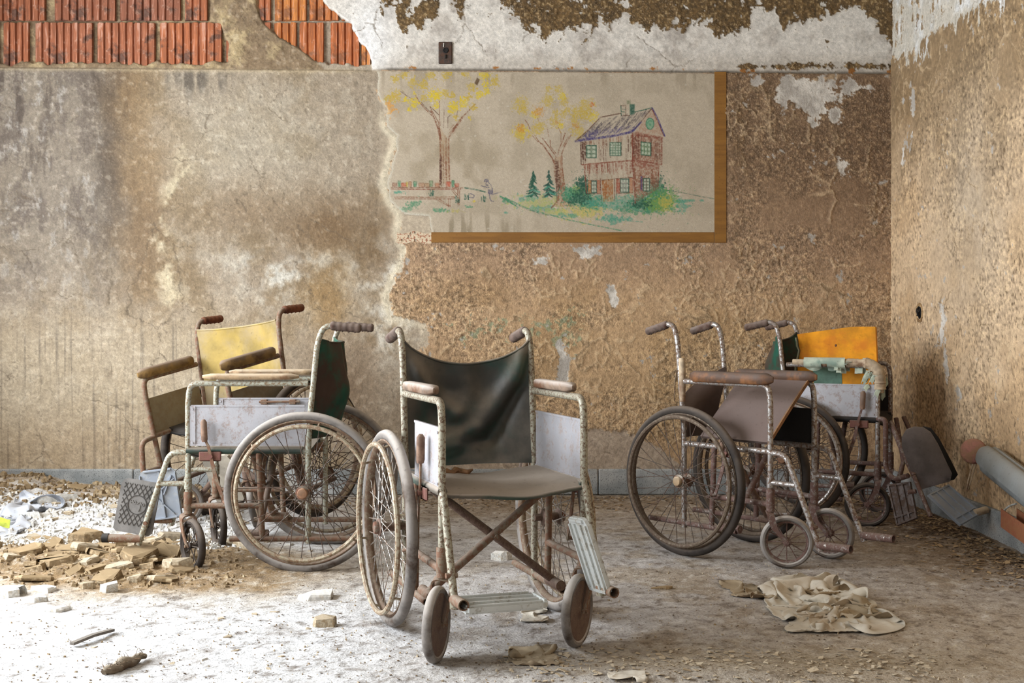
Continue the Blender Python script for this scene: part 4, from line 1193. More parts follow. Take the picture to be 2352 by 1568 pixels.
def caster_set(p):
    r = p['cr']; S_ = {}
    mb = MB(); mb.ring(r - .012, 0, 40, 8, prof=[(.012 * math.cos(a), .014 * math.sin(a)) for a in np.linspace(0, 2 * math.pi, 11)[:-1]]); S_['tire'] = mb.mesh('tire', p['m_ctire'])
    mb = MB(); My = Matrix.Rotation(R(90), 3, 'Y')
    if p.get('disc'):
        mb.lathe([(r - .020, -.010), (r - .024, -.007), (.030, -.004), (.018, -.012), (.004, -.016)][::-1] + [(.004, .016), (.018, .012), (.030, .004), (r - .024, .007), (r - .020, .010)], 30, My)
    else:
        mb.ring(r - .026, 0, 40, 6, prof=[(.004, -.010), (.004, .010), (-.003, .007), (-.003, -.007)][::-1])
        mb.lathe([(.010, -.020), (.016, -.016), (.011, -.010), (.011, .010), (.016, .016), (.010, .020)], 14, My)
    S_['rim'] = mb.mesh('rim', p['m_crim'])
    S_['spokes'] = []
    for fx in (-.010, .010):
        mb = MB(); mb.tube([(fx, .012, 0), (0, r - .027, 0)], .0022, 5, caps=False); S_['spokes'].append(mb.mesh('spoke', p['m_crim'], smooth=False))
    mb = MB()
    mb.lathe([(.012, .0), (.016, .004), (.016, .020), (.012, .030)], 14, c=(0, 0, 2 * r + .010))
    for q in (-1, 1):
        mb.strip(fillet([(0, .004, 2 * r + .012), (q * .028, .002, 2 * r + .008), (q * .027, -.012, 2 * r - .05), (q * .024, -p.get('trail', .045), r)], .018, 4), (0, 1, .3), [.030] * 15 + [.022], .005)
    mb.tube([(-.032, -p.get('trail', .045), r), (.032, -p.get('trail', .045), r)], .006, 8)
    S_['fork'] = mb.mesh('caster', p['m_fork'])
    return S_


def caster(parent, S_, x, y, ang, p):
    c = link('caster', S_['fork'], parent, (x, y, p.get('cz', 0)), (0, 0, ang))
    r = p['cr']; tl_ = -p.get('trail', .045)
    link('tire', S_['tire'], c, (0, tl_, r)); link('rim', S_['rim'], c, (0, tl_, r))
    if not p.get('disc'):
        for k in range(12): link('spoke', S_['spokes'][k % 2], c, (0, tl_, r), (2 * math.pi * k / 12, 0, 0))
    return c


def foot_plate(parent, mat, origin, e_along, e_up, L=.15, H=.20, th=.008, ribs='none', name='foot_plate', tread=None):
    """plate standing on its pivot: e_along = fore-aft axis, e_up = away from the pivot"""
    o = Vector(origin); a = Vector(e_along).normalized(); b = Vector(e_up); b = (b - a * b.dot(a)).normalized(); n = a.cross(b)
    M = Matrix((a, b, n)).transposed()
    mb = MB(); c = .022
    out = [(0, .01), (.012, 0), (L - .012, 0), (L, .01), (L, H - c), (L - c * .4, H - c * .3), (L - c, H), (c, H), (c * .4, H - c * .3), (0, H - c)]
    m = len(out)
    vs_ = [o + M @ Vector((x, y, s * th / 2)) for s in (-1, 1) for x, y in out]
    mb.add(vs_, [tuple(range(m - 1, -1, -1)), tuple(range(m, 2 * m))] + [(i, (i + 1) % m, m + (i + 1) % m, m + i) for i in range(m)])

    def bar(p, q, w=.006, h=.008, sd=1):
        P, Q = o + M @ Vector((p[0], p[1], sd * (th / 2 + h / 2 - .001))), o + M @ Vector((q[0], q[1], sd * (th / 2 + h / 2 - .001)))
        mb.strip([P, Q], M @ Vector((-(q[1] - p[1]), q[0] - p[0], 0)), w, h)
    if ribs == 'long':
        for sd in (-1, 1):
            for x in (.01, L * .33, L * .66, L - .01): bar((x, .012), (x, H - .02), .008, .007, sd)
            bar((.02, H - .008), (L - .02, H - .008), .008, .007, sd); bar((.01, .008), (L - .01, .008), .008, .007, sd)
    if ribs == 'cross':
        for sd in (-1, 1):
            for p_, q_ in (((.004, .01), (.004, H - .02)), ((L - .004, .01), (L - .004, H - .02)), ((.02, H - .004), (L - .02, H - .004)), ((.02, .006), (L - .02, .006)), ((.45 * L, .01), (.45 * L, H - .01)), ((.01, H * .8), (.95 * L, H * .35)), ((.95 * L, H * .75), (.2 * L, H * .1)), ((.02, H - .03), (.4 * L, H * .5))):
                bar(p_, q_, .005, .009, sd)
    pl = mb.build(name, mat, parent, smooth=False)
    if tread:
        tb = MB(); eb = MB()
        sd = tread
        def line(mbx, p, q, w=.0026, h=.0015):
            P, Q = o + M @ Vector((p[0], p[1], sd * (th / 2 + h / 2))), o + M @ Vector((q[0], q[1], sd * (th / 2 + h / 2)))
            mbx.strip([P, Q], M @ Vector((-(q[1] - p[1]), q[0] - p[0], 0)), w, h)
        cx, cy, cr = L * .5, H * .54, .036
        for d in (-1, 1):
            for k in range(-12, 16):
                pts = []
                for j in range(41):
                    y = .030 + (H - .046) * j / 40
                    x = k * .0185 + d * (y - .03) * .62
                    ok = .012 < x < L - .012 and (x - cx) ** 2 + (y - cy) ** 2 > (cr + .002) ** 2
                    if ok: pts.append((x, y))
                    if (not ok or j == 40) and len(pts) > 1:
                        line(tb, pts[0], pts[-1])
                    if not ok: pts = []
        tb.build('tread_line', M_GROOVE, pl, smooth=False)
        ring_ = [(cx + cr * math.cos(t_), cy + cr * math.sin(t_)) for t_ in np.linspace(0, 2 * math.pi, 33)]
        for A_, B_ in zip(ring_, ring_[1:]): line(eb, A_, B_, .0030, .0022)
        eb.build('emblem_ring', M_GROOVE, pl, smooth=False)
        lb = MB()      # raised letters H O S P as cast into the plate
        def tx(x, y): return (cx + x * (-1 if sd < 0 else 1) * .001, cy + y * .001)
        def poly(pts_, w=.0028):
            for A_, B_ in zip(pts_, pts_[1:]): line(lb, tx(*A_), tx(*B_), w, .003)
        poly([(-27, 14), (-25, 4)]); poly([(-26, 9), (-20, 9)]); poly([(-19, 15), (-18, 5)])
        for ox, oy, rr_ in ((-10, 8, 4.6), (21, 4, 5.0)): poly([(ox + rr_ * math.cos(t_), oy + rr_ * math.sin(t_)) for t_ in np.linspace(0, 2 * math.pi, 13)])
        poly([(-3, 4), (1, 5), (3, 8), (6, 11), (9, 12)]); poly([(13, 12), (12, -2), (11, -16), (8, -24)])
        lb.build('raised_lettering', M_TREAD, pl, smooth=False)
    return pl


def side_frame(root, p, s):
    sw, yb, yf, sz, az, hz = p['sw'], p['yb'], p['yf'], p['sz'], p['az'], p['hz']
    r = p.get('tr', .0112); x = s * sw; mb = MB()
    top = fillet([(x, yb, .10), (x, yb, sz + .06), (x, yb - .035, hz - .07), (x, yb - .06, hz), (x, yb - .19, hz - p.get('droop', .012))], [.12, .10, .05], 8)
    mb.tube(top, r, 12)
    lo = MB()
    mb.tube([(x, yb, sz), (x, yf, sz)], r, 12)
    if p.get('arms', True):
        mb.tube(fillet([(x, yb, az), (x, yf - .01, az), (x, yf, az - .06), (x, yf, .22)], [.06, .05], 7), r, 12)
    else:
        mb.tube([(x, yf, .22), (x, yf, sz)], r, 12)
    lo.pipe([(x, yb - p.get('tip', .19), .118), (x, yf - .16, .118)], r, .0025, 12)
    lo.tube([(x, yf - .27, sz), (x, yf - .285, .118)], r, 12)
    lo.tube([(x, yf - .285, .245), (x, yf, .245)], r, 12)
    lo.lathe([(.015, 0), (.0165, .003), (.0165, .07), (.015, .074)], 14, c=(x, yf, 2 * p['cr'] + .025))
    f = mb.build('side_frame', p['m_tube'], root)
    lo.build('lower_rail', p['m_low'], f)
    g = MB(); d = (Vector(top[-1]) - Vector(top[-2])).normalized(); e = Vector(top[-1]); n = 22
    base = e - d * .105
    g.tube([base + d * (.118 * k / n) for k in range(n + 1)], [(.0125 if k in (0, n) else .0155 + .0022 * abs(math.sin(k * math.pi / 4.4))) for k in range(n + 1)], 12)
    for q in range(p.get('bumps', 4)):
        c_ = base + d * (.022 + .024 * q) + Vector((0, 0, -.014)); g.tube([c_ - d * .007, c_, c_ + d * .007], [.003, .0065, .003], 8)
    g.build('hand_grip', p['m_grip'], f)
    return f


def hanger(root, p, s, crossbar=True, pipe=.125, cap=False):
    sw, yf, sz = p['sw'], p['yf'], p['sz']; x = s * sw; r = .0112; mb = MB()
    run, zb = p.get('run', .07), p.get('hz0', .095)
    y1 = yf + p.get('hy', .19)
    mb.tube(fillet([(x, yf, sz - .004), (x, yf + run, sz - .006), (x, y1, zb)], .07, 7), r, 12)
    if crossbar:
        ym = yf + run + (y1 - yf - run) * ((sz - .33) / (sz - zb)) * .96
        mb.tube([(x, yf, .33), (x, ym, .33)], r * .95, 10)
        mb.lathe([(.015, -.02), (.015, .02)], 12, c=(x, yf, .33))
    else:
        mb.lathe([(.0145, -.012), (.0145, .012)], 12, c=(x, y1 - .004, zb + .012))
    h = mb.build('footrest_hanger', p['m_tube'], root)
    mb = MB(); mb.pipe([(x, y1 - .01, zb + .023), (x, y1 + pipe, zb + .027)], .0155, .003, 14); mb.build('pivot_tube', p.get('m_piv', p['m_low']), h)
    mb = MB(); mb.tube([(x - s * .015, y1 - .03, zb + .085), (x + s * .018, y1 - .03, zb + .085)], .008, 8); mb.build('clamp_bolt', p['m_low'], h)
    if cap:
        mb = MB(); mb.tube([(x, y1 + pipe - .012, zb + .027), (x, y1 + pipe + .012, zb + .027)], .0175, 14); mb.build('end_cap', M_BLACKCAP, h)
    return h, Vector((x, y1, zb + .025))


def brake(root, p, s, y=None, top=.60, lean=.0):
    sw, sz = p['sw'], p['sz']; x = s * (sw + .028); y = y if y is not None else p['yf'] - .08; mb = MB()
    mb.strip([(x, y + .002 + lean, top - .07), (x, y - .002, sz + .02), (x, y - .03, sz - .10), (x, y - .065, sz - .20)], (0, 1, 0), [.009, .011, .016, .012], .005)
    mb.tube([(x, y - .06, sz - .19), (x + s * .03, y - .085, sz - .20)], .006, 8)
    b = mb.build('brake_lever', p['m_low'], root)
    g = MB(); g.tube([(x, y + lean, top - .085), (x, y + .001 + lean, top - .075), (x, y + .004 + lean, top - .01), (x, y + .005 + lean, top)], [.010, .0125, .0125, .006], 10); g.build('lever_grip', p['m_bgrip'], b)
    k = MB(); k.box((s * (sw + .018), y - .006, sz - .018), (.008, .085, .038), bev=.004); k.tube([(s * (sw + .012), y - .01, sz - .018), (s * (sw + .034), y - .01, sz - .018)], .009, 10)
    k.build('brake_bracket', M_REDM, b)
    return b


def arm_pad(root, p, s, y0, y1, mat=None, z=None, w=.046, h=.030):
    az = z if z is not None else p['az'] + .027; x = s * p['sw']; mb = MB(); n = 12
    for_ = []
    pts = [(x, y0 + (y1 - y0) * k / n, az) for k in range(n + 1)]
    vs_, fs = [], []
    m = 12
    for k, q in enumerate(pts):
        e = min(k, n - k) / n; sc = min(1.0, math.sqrt(max(.0, 1 - (1 - min(1, e * 9)) ** 2)) * .9 + .12)
        for j in range(m):
            a = 2 * math.pi * j / m; ca, sa_ = math.cos(a), math.sin(a)
            sx = math.copysign(abs(ca) ** .55, ca); sy = math.copysign(abs(sa_) ** .55, sa_)
            vs_.append((q[0] + sx * w / 2 * sc, q[1], q[2] + sy * h / 2 * (sc * .6 + .4)))
    for k in range(n):
        for j in range(m): fs.append((k * m + j, k * m + (j + 1) % m, (k + 1) * m + (j + 1) % m, (k + 1) * m + j))
    fs += [tuple(range(m)), tuple(n * m + j for j in range(m - 1, -1, -1))]
    mb.add(vs_, fs)
    return mb.build('arm_pad', mat or p['m_pad'], root, angle=60)


def skirt(root, p, s, z0, z1, mat=None, cut=0.0, y0=None, y1=None, lip=True):
    """side panel between the back post and the front post; cut = radius of the corner cleared for the wheel"""
    x = s * (p['sw'] + .002); ya = p['yb'] + .012 if y0 is None else y0; yb2 = p['yf'] - .012 if y1 is None else y1
    mb = MB(); out = []
    if cut > 0:
        out += [(ya + cut * (1 - math.cos(t_)) * 1.0, z1 - .02 - (z1 - .02 - z0) * math.sin(t_)) for t_ in np.linspace(0, math.pi / 2, 10)]
    else: out += [(ya, z0)]
    out += [(yb2, z0), (yb2, z1), (ya, z1)]
    m = len(out)
    vs_ = [(x + q * .0016, y, z) for q in (-1, 1) for y, z in out]
    mb.add(vs_, [tuple(range(m - 1, -1, -1)), tuple(range(m, 2 * m))] + [(i, (i + 1) % m, m + (i + 1) % m, m + i) for i in range(m)])
    if lip:
        mb.box((x, (ya + yb2) / 2, z1), (.008, yb2 - ya, .007)); mb.box((x, yb2 - .006, (z0 + z1) / 2), (.010, .024, z1 - z0)); mb.box((x, (ya + cut + yb2) / 2, z0 + .004), (.009, yb2 - ya - cut, .008))
        for zz in (z0 + .012, z1 - .012): mb.tube([(x - .008, yb2 - .006, zz), (x + .008, yb2 - .006, zz)], .004, 8)
    return mb.build('skirt_panel', mat or p['m_skirt'], root, smooth=False)


def pose(root, X_, Y_, th, pitch=0.0, roll=0.0, z0=0.0, k=1.0):
    root.matrix_world = Matrix.Translation((X_, Y_, z0)) @ Matrix.Rotation(th - math.pi / 2, 4, 'Z') @ Matrix.Rotation(-roll, 4, 'Y') @ Matrix.Rotation(pitch, 4, 'X') @ Matrix.Scale(k, 4)
    return root.matrix_world.copy()


def seat_sheet(root, p, mat, sag=.03, y0=None, y1=None, th=.006, seed=1):
    sw = p['sw']; ya = p['yb'] + .02 if y0 is None else y0; yb2 = p['yf'] + .005 if y1 is None else y1; sz = p['sz'] + .012

    def fn(u, v):
        x = -sw + 2 * sw * u; e = 1 - (2 * u - 1) ** 2
        z = sz - sag * e * (.75 + .25 * v) + .004 * math.sin(9 * u + seed) * e
        if v > .93: z -= (v - .93) * .25
        return (x, ya + (yb2 - ya) * v, z)
    mb = MB(); mb.sheet(fn, 24, 18, th)
    for s in (-1, 1): mb.tube([(s * sw, ya, sz - .01), (s * sw, yb2, sz - .01)], .0145, 10)
    mb.tube([fn(k / 16, 1.0) for k in range(17)], .007, 8)
    return mb.build('seat', mat, root, angle=60)


def back_sheet(root, p, mat, z0, z1, dip=.05, sag=.03, th=.006, fold=0.0, tilt=.04, seed=0, drapes=()):
    sw = p['sw']; yb = p['yb']

    def drape(u, v):
        t_ = 0.0
        for (ua_, va_, ub_, vb_, amp, wd) in drapes:
            ex, ey = ub_ - ua_, vb_ - va_; k = max(0.0, min(1.0, ((u - ua_) * ex + (v - va_) * ey) / (ex * ex + ey * ey)))
            d = math.hypot(u - ua_ - k * ex, v - va_ - k * ey)
            t_ += amp * math.exp(-(d / wd) ** 2)
        return t_

    def fn(u, v):
        e = 1 - (2 * u - 1) ** 2
        zt = z1 - dip * (e ** .8); z = z0 + (zt - z0) * v
        y = yb - tilt * max(0, (z - .5)) / .4 - sag * e * (.5 + .5 * math.sin(math.pi * min(1, v * .9 + .1)))
        w = fold * (math.sin(7 * u + 5 * v + seed) * .5 + math.sin(13 * v - 6 * u + seed * 2) * .35 + math.sin(17 * (u - .5) * (v + .2) + seed)) * e
        return ((-sw + 2 * sw * u) * .97, y + w + drape(u, v) * min(1.0, e * 3), z)
    mb = MB(); mb.sheet(fn, 56, 56, th)
    mb.tube([fn(k / 20, 1.0) for k in range(21)], .005, 8)
    return mb.build('backrest', mat, root, angle=60)


def cross_brace(root, p, y=.17, mat=None, z0=.135, z1=None):
    z1 = z1 or p['sz'] - .02
    for s in (-1, 1):
        mb = MB(); mb.tube([(s * (p['sw'] - .005), y + s * .012, z0), (-s * (p['sw'] - .03), y + s * .012, z1)], .0125, 12)
        mb.tube([(s * (p['sw'] - .012), y - .05, z0), (s * (p['sw'] - .012), y + .05, z0)], .0165, 12)
        mb.build('cross_brace', (M_RUST if s < 0 else p['m_low']), root)
    mb = MB(); zc = (z0 + z1) / 2 + .004; mb.tube([(-.006, y - .03, zc), (-.006, y + .03, zc)], .008, 8); mb.build('brace_bolt', p['m_low'], root)


def chair_base(name, label, p, place, swivel=(0.0, 0.0)):
    root = empty(name); tag(root, label, 'wheelchair', 'abandoned wheelchairs')
    M = pose(root, *place)
    for s in (-1, 1): side_frame(root, p, s)
    W_ = wheel_set(p)
    for s in (1, -1): rear_wheel(root, W_, s * p['wx'], s, p['R'], .05 * s, p.get('missing', {}).get(s, ()))
    c_ = caster_set(p)
    for s, a in zip((-1, 1), swivel): caster(root, c_, s * p['sw'], p['yf'], a, p)
    return root, M


BASE = dict(R=.305, cr=.102, sw=.215, wx=.272, yb=0.0, yf=.42, sz=.47, az=.72, hz=.93, m_tube=M_CREAM, m_low=M_RUST, m_tire=M_TYRE, m_rim=M_RIM, m_hrim=M_HRIM, m_spoke=M_SPOKE, m_hub=M_HUB, m_cap=M_CAP,
            m_grip=M_GRIP, m_pad=M_PAD, m_skirt=M_SKIRT, m_bgrip=M_GRIP_T, m_ctire=M_TYRE, m_crim=M_RIM, m_fork=M_BRUST)

# ---------------------------------------------------------------- the green chair in the middle, facing the viewer
p = dict(BASE, sw=.219, wx=.276, yb=-.005, yf=.396, sz=.465, az=.722, hz=.925, cr=.106, disc=True, m_tube=M_CREAM, m_low=M_BRUST, m_crim=M_RUST, m_spoke=M_SPOKE_L, m_hub=M_RUST, m_hrim=M_HRIM, missing={1: (5, 14, 27)}, bumps=0, droop=.03, trail=.055, run=.012, hy=.125, hz0=.165, m_cap=M_HUB, m_piv=M_BRUST)
TH_C = R(-69.7)
ch, MC = chair_base('wheelchair', 'dark green wheelchair in front centre facing the viewer with sagging torn back', p, (-.13, 3.65, TH_C), (R(136), R(147)))
for s in (-1, 1):
    arm_pad(ch, p, s, .02, .315)
    brake(ch, p, s, .27, .62)
skirt(ch, p, 1, .475, .645, y0=.12); skirt(ch, p, -1, .475, .655)
seat_sheet(ch, p, M_SEAT, .018)
back_sheet(ch, p, M_GREEN, .485, .885, .075, .055, fold=.008, seed=1.3, drapes=((.04, .92, .40, .36, .030, .09), (.96, .86, .60, .50, .022, .08), (.42, .34, .75, .22, .018, .08), (.40, .30, .30, .05, -.022, .12), (.62, .72, .80, .40, -.016, .10), (.10, .62, .28, .22, -.018, .07), (.85, .10, .60, .18, .014, .06)))
cross_brace(ch, p, .20)
h, e = hanger(ch, p, 1, crossbar=False, pipe=.075)
foot_plate(h, M_ALU, e + Vector((-.004, -.05, -.012)), (0, 1, 0), (-1, 0, -.02), .13, .245, .012, 'long')
h, e = hanger(ch, p, -1, crossbar=False, pipe=.085)
foot_plate(h, M_ALU, e + Vector((.004, -.06, -.02)), (0, 1, .10), (.30, 0, 1), .13, .225, .010, 'long')

# ---------------------------------------------------------------- the pale chair at the left, side on
p = dict(BASE, sw=.212, wx=.270, yb=-.005, yf=.455, sz=.455, az=.714, hz=.938, cr=.100, hr=.252, m_tube=M_PALE, m_low=M_BRUST, m_ctire=M_TYRE_D, m_hrim=M_HRIM, m_crim=M_TYRE_D)
ch, MBm = chair_base('wheelchair', 'pale cream wheelchair seen side on at left with a diamond-tread footplate', p, (-.79, 4.56, R(180.5)), (R(-52), R(-62)))
for s in (-1, 1):
    arm_pad(ch, p, s, .03, .40, M_PAD_B, p['az'] + .026, .050, .024)
    skirt(ch, p, s, .475, .628)
    brake(ch, p, s, .372, .578, .012)
seat_sheet(ch, p, M_GREEN, .03)
back_sheet(ch, p, M_GREEN_B, .50, .885, .02, .105, fold=.012, seed=.4)
mb = MB(); xs = p['sw'] - .012
for yy in (.13, .25): mb.box((xs, yy, .615), (.016, .030, .022), bev=.003)
mb.tube([(xs - .004, .10, .617), (xs - .004, .27, .615)], .005, 8); mb.build('latch_rod', M_BRUST, ch)
cross_brace(ch, p, .20)
h, e = hanger(ch, p, -1, cap=True)
foot_plate(h, M_TREAD, e + Vector((.016, -.045, .004)), (0, 1, .17), (.06, -.20, 1), .150, .205, .010, 'none', tread=-1)
h, e = hanger(ch, p, 1)
foot_plate(h, M_ALU_B, e + Vector((-.016, -.055, .012)), (0, 1, -.12), (-.10, -.10, 1), .155, .215, .006, 'cross')

# ---------------------------------------------------------------- the yellow-backed chair behind it
p = dict(BASE, sw=.262, wx=.32, yb=.049, yf=.358, sz=.47, az=.722, hz=.91, m_tube=M_BRUST, m_low=M_RUST, m_grip=M_GRIP_R, m_pad=M_PAD_Y, m_skirt=M_SKIRT_O, m_tire=M_TYRE_D, m_rim=M_RIM, hy=.14, cz=.045)
ch, MA = chair_base('wheelchair', 'rusty wheelchair with a grimy yellow back standing against the bare plaster', p, (-1.135, 5.459, R(-124.06), -.189, -.09, .030, 1.065), (R(40), R(-30)))
for s in (-1, 1):
    arm_pad(ch, p, s, .06, .375, None, p['az'] + .024, .055, .045)
    skirt(ch, p, s, .475, .635, lip=False)
seat_sheet(ch, p, M_DARKV, .03, y1=.27)
back_sheet(ch, p, M_YELLOW, .50, .872, .012, .045, fold=.004, seed=2)
cross_brace(ch, p, .20)
h, e = hanger(ch, p, 1)
foot_plate(ch, M_PALEPAD, (-.16, .30, .16), (.9, .3, 0), (0, .25, 1), .13, .22, .016)

# ---------------------------------------------------------------- the stripped brown chair at the right, half folded
p = dict(BASE, sw=.150, wx=.222, yb=-.055, yf=.372, sz=.448, az=.705, hz=.948, cr=.102, m_tube=M_CHROME, m_low=M_CHRUST, m_tire=M_TYRE_D, m_rim=M_DARKR, m_hrim=M_DARKR, m_cap=M_PAD_B, m_ctire=M_TYRE, m_crim=M_CHRUST, m_fork=M_CHRUST, m_skirt=M_DARKV, droop=.035, bumps=4, hy=.225, trail=.062)
ch, MD = chair_base('wheelchair', 'half-folded chrome wheelchair with a loose brown board at right', p, (.862, 4.755, R(-48.0)), (R(-165), R(-140)))
for s in (-1, 1):
    o = arm_pad(ch, p, s, -.025, .385, M_WRAPB, p['az'] + .022, .052, .048)
    h, e = hanger(ch, p, s)
skirt(ch, p, -1, .455, .60, lip=False)
brake(ch, p, 1, .19, .50, -.03)
cross_brace(ch, p, .17, z0=.125)
seat_near = lambda u, v: (.135 - .285 * v, .02 + .335 * u, .478 + .245 * v + .010 * math.sin(3.1 * v) * math.sin(2.6 * u))
mb = MB(); mb.sheet(seat_near, 14, 14, .012); mb.build('seat', M_BROWN, ch, angle=60)
mb = MB(); mb.strip([seat_near(1.0, k / 6) for k in range(7)], (0, 1, 0), .006, .014); mb.build('board_edge', M_LEATHER, ch)
mb = MB(); mb.sheet(lambda u, v: (-.13 + .26 * u, -.075 - .05 * math.sin(math.pi * u) - .02 * math.sin(5 * v + 3 * u), .46 + (.30 - .16 * u) * v), 14, 12, .005); mb.build('backrest', M_BROWN, ch, angle=60)
mb = MB(); mb.tube([(.150, -.066, .80), (.151, -.064, .78), (.152, -.062, .70), (.153, -.060, .62)], [.013, .0145, .014, .012], 9); mb.strip([(.158, -.085, .76), (.160, -.095, .70), (.158, -.10, .62)], (1, .3, 0), .010, .001); mb.build('peeling_tape', M_WRAP, ch)

# ---------------------------------------------------------------- the chair in the corner with the yellow foam
p = dict(BASE, sw=.212, wx=.270, yb=0.0, yf=.42, sz=.495, az=.748, hz=.957, cr=.104, m_tube=M_CHROME, m_low=M_CHRUST, m_tire=M_TYRE_D, m_rim=M_RIM, m_hrim=M_CHROME, m_ctire=M_TYRE_D, m_crim=M_CHRUST, m_fork=M_CHRUST, m_skirt=M_SKIRT, m_grip=M_GRIP, droop=.03)
ch, ME = chair_base('wheelchair', 'chrome wheelchair in the corner carrying yellow foam with tattered wrapped armrest', p, (1.41, 5.62, R(-26)), (R(8), R(12)))
skirt(ch, p, 1, .51, .658, cut=.19); skirt(ch, p, -1, .51, .658, M_DARKV)
brake(ch, p, 1, .345, .632, .010)
seat_sheet(ch, p, M_DARKV, .03)
back_sheet(ch, p, M_GREEN_B, .52, .90, .05, .115, fold=.010, seed=3)
cross_brace(ch, p, .20)
arm_pad(ch, p, -1, .05, .36, M_WRAPB, p['az'] + .026, .06, .05)
mb = MB(); x = p['sw']
mb.tube(fillet([(x, .03, p['az'] + .012), (x, .36, p['az'] + .012), (x, .425, p['az'] - .03), (x, .432, p['az'] - .125)], [.03, .05], 6), .016, 10)
wp_ = [(x, .10 + .26 * k / 26, p['az'] + .012) for k in range(27)] + [(x, .36 + .068 * math.sin(a_), p['az'] - .053 + .065 * math.cos(a_)) for a_ in np.linspace(.1, 1.5, 12)] + [(x, .430, p['az'] - .06 - .006 * k) for k in range(9)]
r5 = random.Random(9); mb.tube(wp_, [(.0185 + .004 * r5.random() + (.006 if k > 26 else 0)) for k in range(len(wp_))], 11)
w_ = mb.build('arm_wrap', M_WRAP, ch)
rr = random.Random(3); mb = MB()
for k in range(16):
    f = .45 + .55 * rr.random(); y = .06 + .38 * f; z = p['az'] + .012 - (max(0, f - .80) * .55 if f > .80 else 0); a = rr.uniform(0, 6.28); L_ = rr.uniform(.008, .018)
    c0 = Vector((x + .020 * math.cos(a), y, z + .020 * math.sin(a)))
    mb.sheet(lambda u, v: c0 + Vector((.016 * math.cos(a + (v - .5)) * v, (u - .5) * L_ * 1.6, .020 * math.sin(a + v) * v - .016 * v * v)), 3, 3, .0015)
for k in range(14):
    yy = rr.uniform(.37, .45); zz = p['az'] - rr.uniform(.03, .11); a = rr.uniform(0, 6.28); L_ = rr.uniform(.02, .045)
    mb.sheet(lambda u, v: Vector((x + (.021 + .014 * v) * math.cos(a), yy + .022 * math.sin(a) * (1 + v) + .02 * (u - .5), zz - L_ * v * v + .01 * math.sin(5 * u + a))), 3, 4, .0015)
tag(mb.build('tattered_tape', M_TAPE, w_, smooth=False), kind='stuff')
mb = MB()
mb.sheet(lambda u, v: Vector((x + .024 * math.cos(-1.9 + 3.2 * v), .085 + .19 * u, p['az'] + .012 + .024 * math.sin(-1.9 + 3.4 * v) - (.018 * abs(math.sin(7 * u)) if v < .12 else 0))), 14, 8, .002, keep=lambda u, v: not (.40 < u < .56 and v < .55 - abs(u - .5) * 2)); mb.build('tape_sleeve', M_TAPE, w_)
# leg rests: swing-away tubes, calf pad, foot plates (placed from their real positions in the corner)
inv = ME.inverted()


def q(px, py, z): return inv @ wp(px, py, z)


mb = MB(); mb.tube(fillet([q(2016, 962, 5.24), q(2034, 962, 5.20), q(2034, 1080, 5.18), q(2054, 1102, 5.10), q(2086, 1092, 5.02)], .04, 6), .0115, 10); lr = mb.build('leg_rest', M_CHRUST, ch)
mb = MB(); mb.tube([q(2046, 970, 5.22), q(2075, 1040, 5.10), q(2100, 1092, 5.0)], .012, 10); mb.pipe([q(2096, 1085, 5.01), q(2138, 1186, 4.90)], .0095, .002, 10); mb.tube([q(2086, 1130, 5.0), q(2104, 1128, 4.98)], .010, 8); mb.build('telescopic_strut', M_CHRUST, lr)
mb = MB(); mb.tube([q(2058, 960, 5.55), q(2075, 1060, 5.45), q(2062, 1110, 5.35)], .0115, 10); mb.tube([q(2076, 958, 5.60), q(2100, 1010, 5.45)], .011, 10); mb.build('leg_rest', M_CHRUST, ch)


def calf(name, mat, pts2, z0, z1, depth, th=.035):
    """rounded slab whose outline is given in pixels on a plane from depth z0 (left) to z1 (right)"""
    mb = MB(); us = [a for a, _ in pts2]; lo_, hi_ = min(us), max(us)
    F_ = [q(a, b, z0 + (z1 - z0) * (a - lo_) / (hi_ - lo_)) for a, b in pts2]
    cen = sum(F_, Vector()) / len(F_); nn = (F_[len(F_) // 3] - F_[0]).cross(F_[2 * len(F_) // 3] - F_[0]).normalized() * depth
    rings = [[f for f in F_]] ; m = len(F_)
    rings = [[cen + (f - cen) * .90 - nn * .0 for f in F_], F_, [f + nn * .25 for f in F_], [f + nn for f in F_], [cen + (f - cen) * .9 + nn * 1.15 for f in F_]]
    rings[0] = [f - nn * .15 for f in rings[0]]
    vs_ = [v_ for r_ in rings for v_ in r_]; fs = [tuple(range(m)), tuple(4 * m + i for i in range(m - 1, -1, -1))]
    for a in range(4):
        for i in range(m): fs.append((a * m + i, (a + 1) * m + i, (a + 1) * m + (i + 1) % m, a * m + (i + 1) % m))
    mb.add(vs_, fs); return mb.build(name, mat, ch, angle=50)


M_CALF = dusty('dusty_brown_calf_pad', (110, 101, 99), (138, 129, 123), .45, 8, (52, 46, 44), .4, .7)
calf('calf_pad', M_CALF, [(2115, 1122), (2092, 1080), (2072, 1025), (2071, 1003), (2082, 985), (2100, 979), (2120, 980), (2138, 992), (2155, 1020), (2176, 1065), (2186, 1085), (2182, 1103)], 5.05, 4.98, -.030)
calf('calf_pad', M_DARKV, [(2140, 1110), (2120, 1050), (2112, 990), (2120, 978), (2138, 982), (2156, 1005), (2180, 1050), (2199, 1088), (2190, 1100)], 5.22, 5.18, -.022)


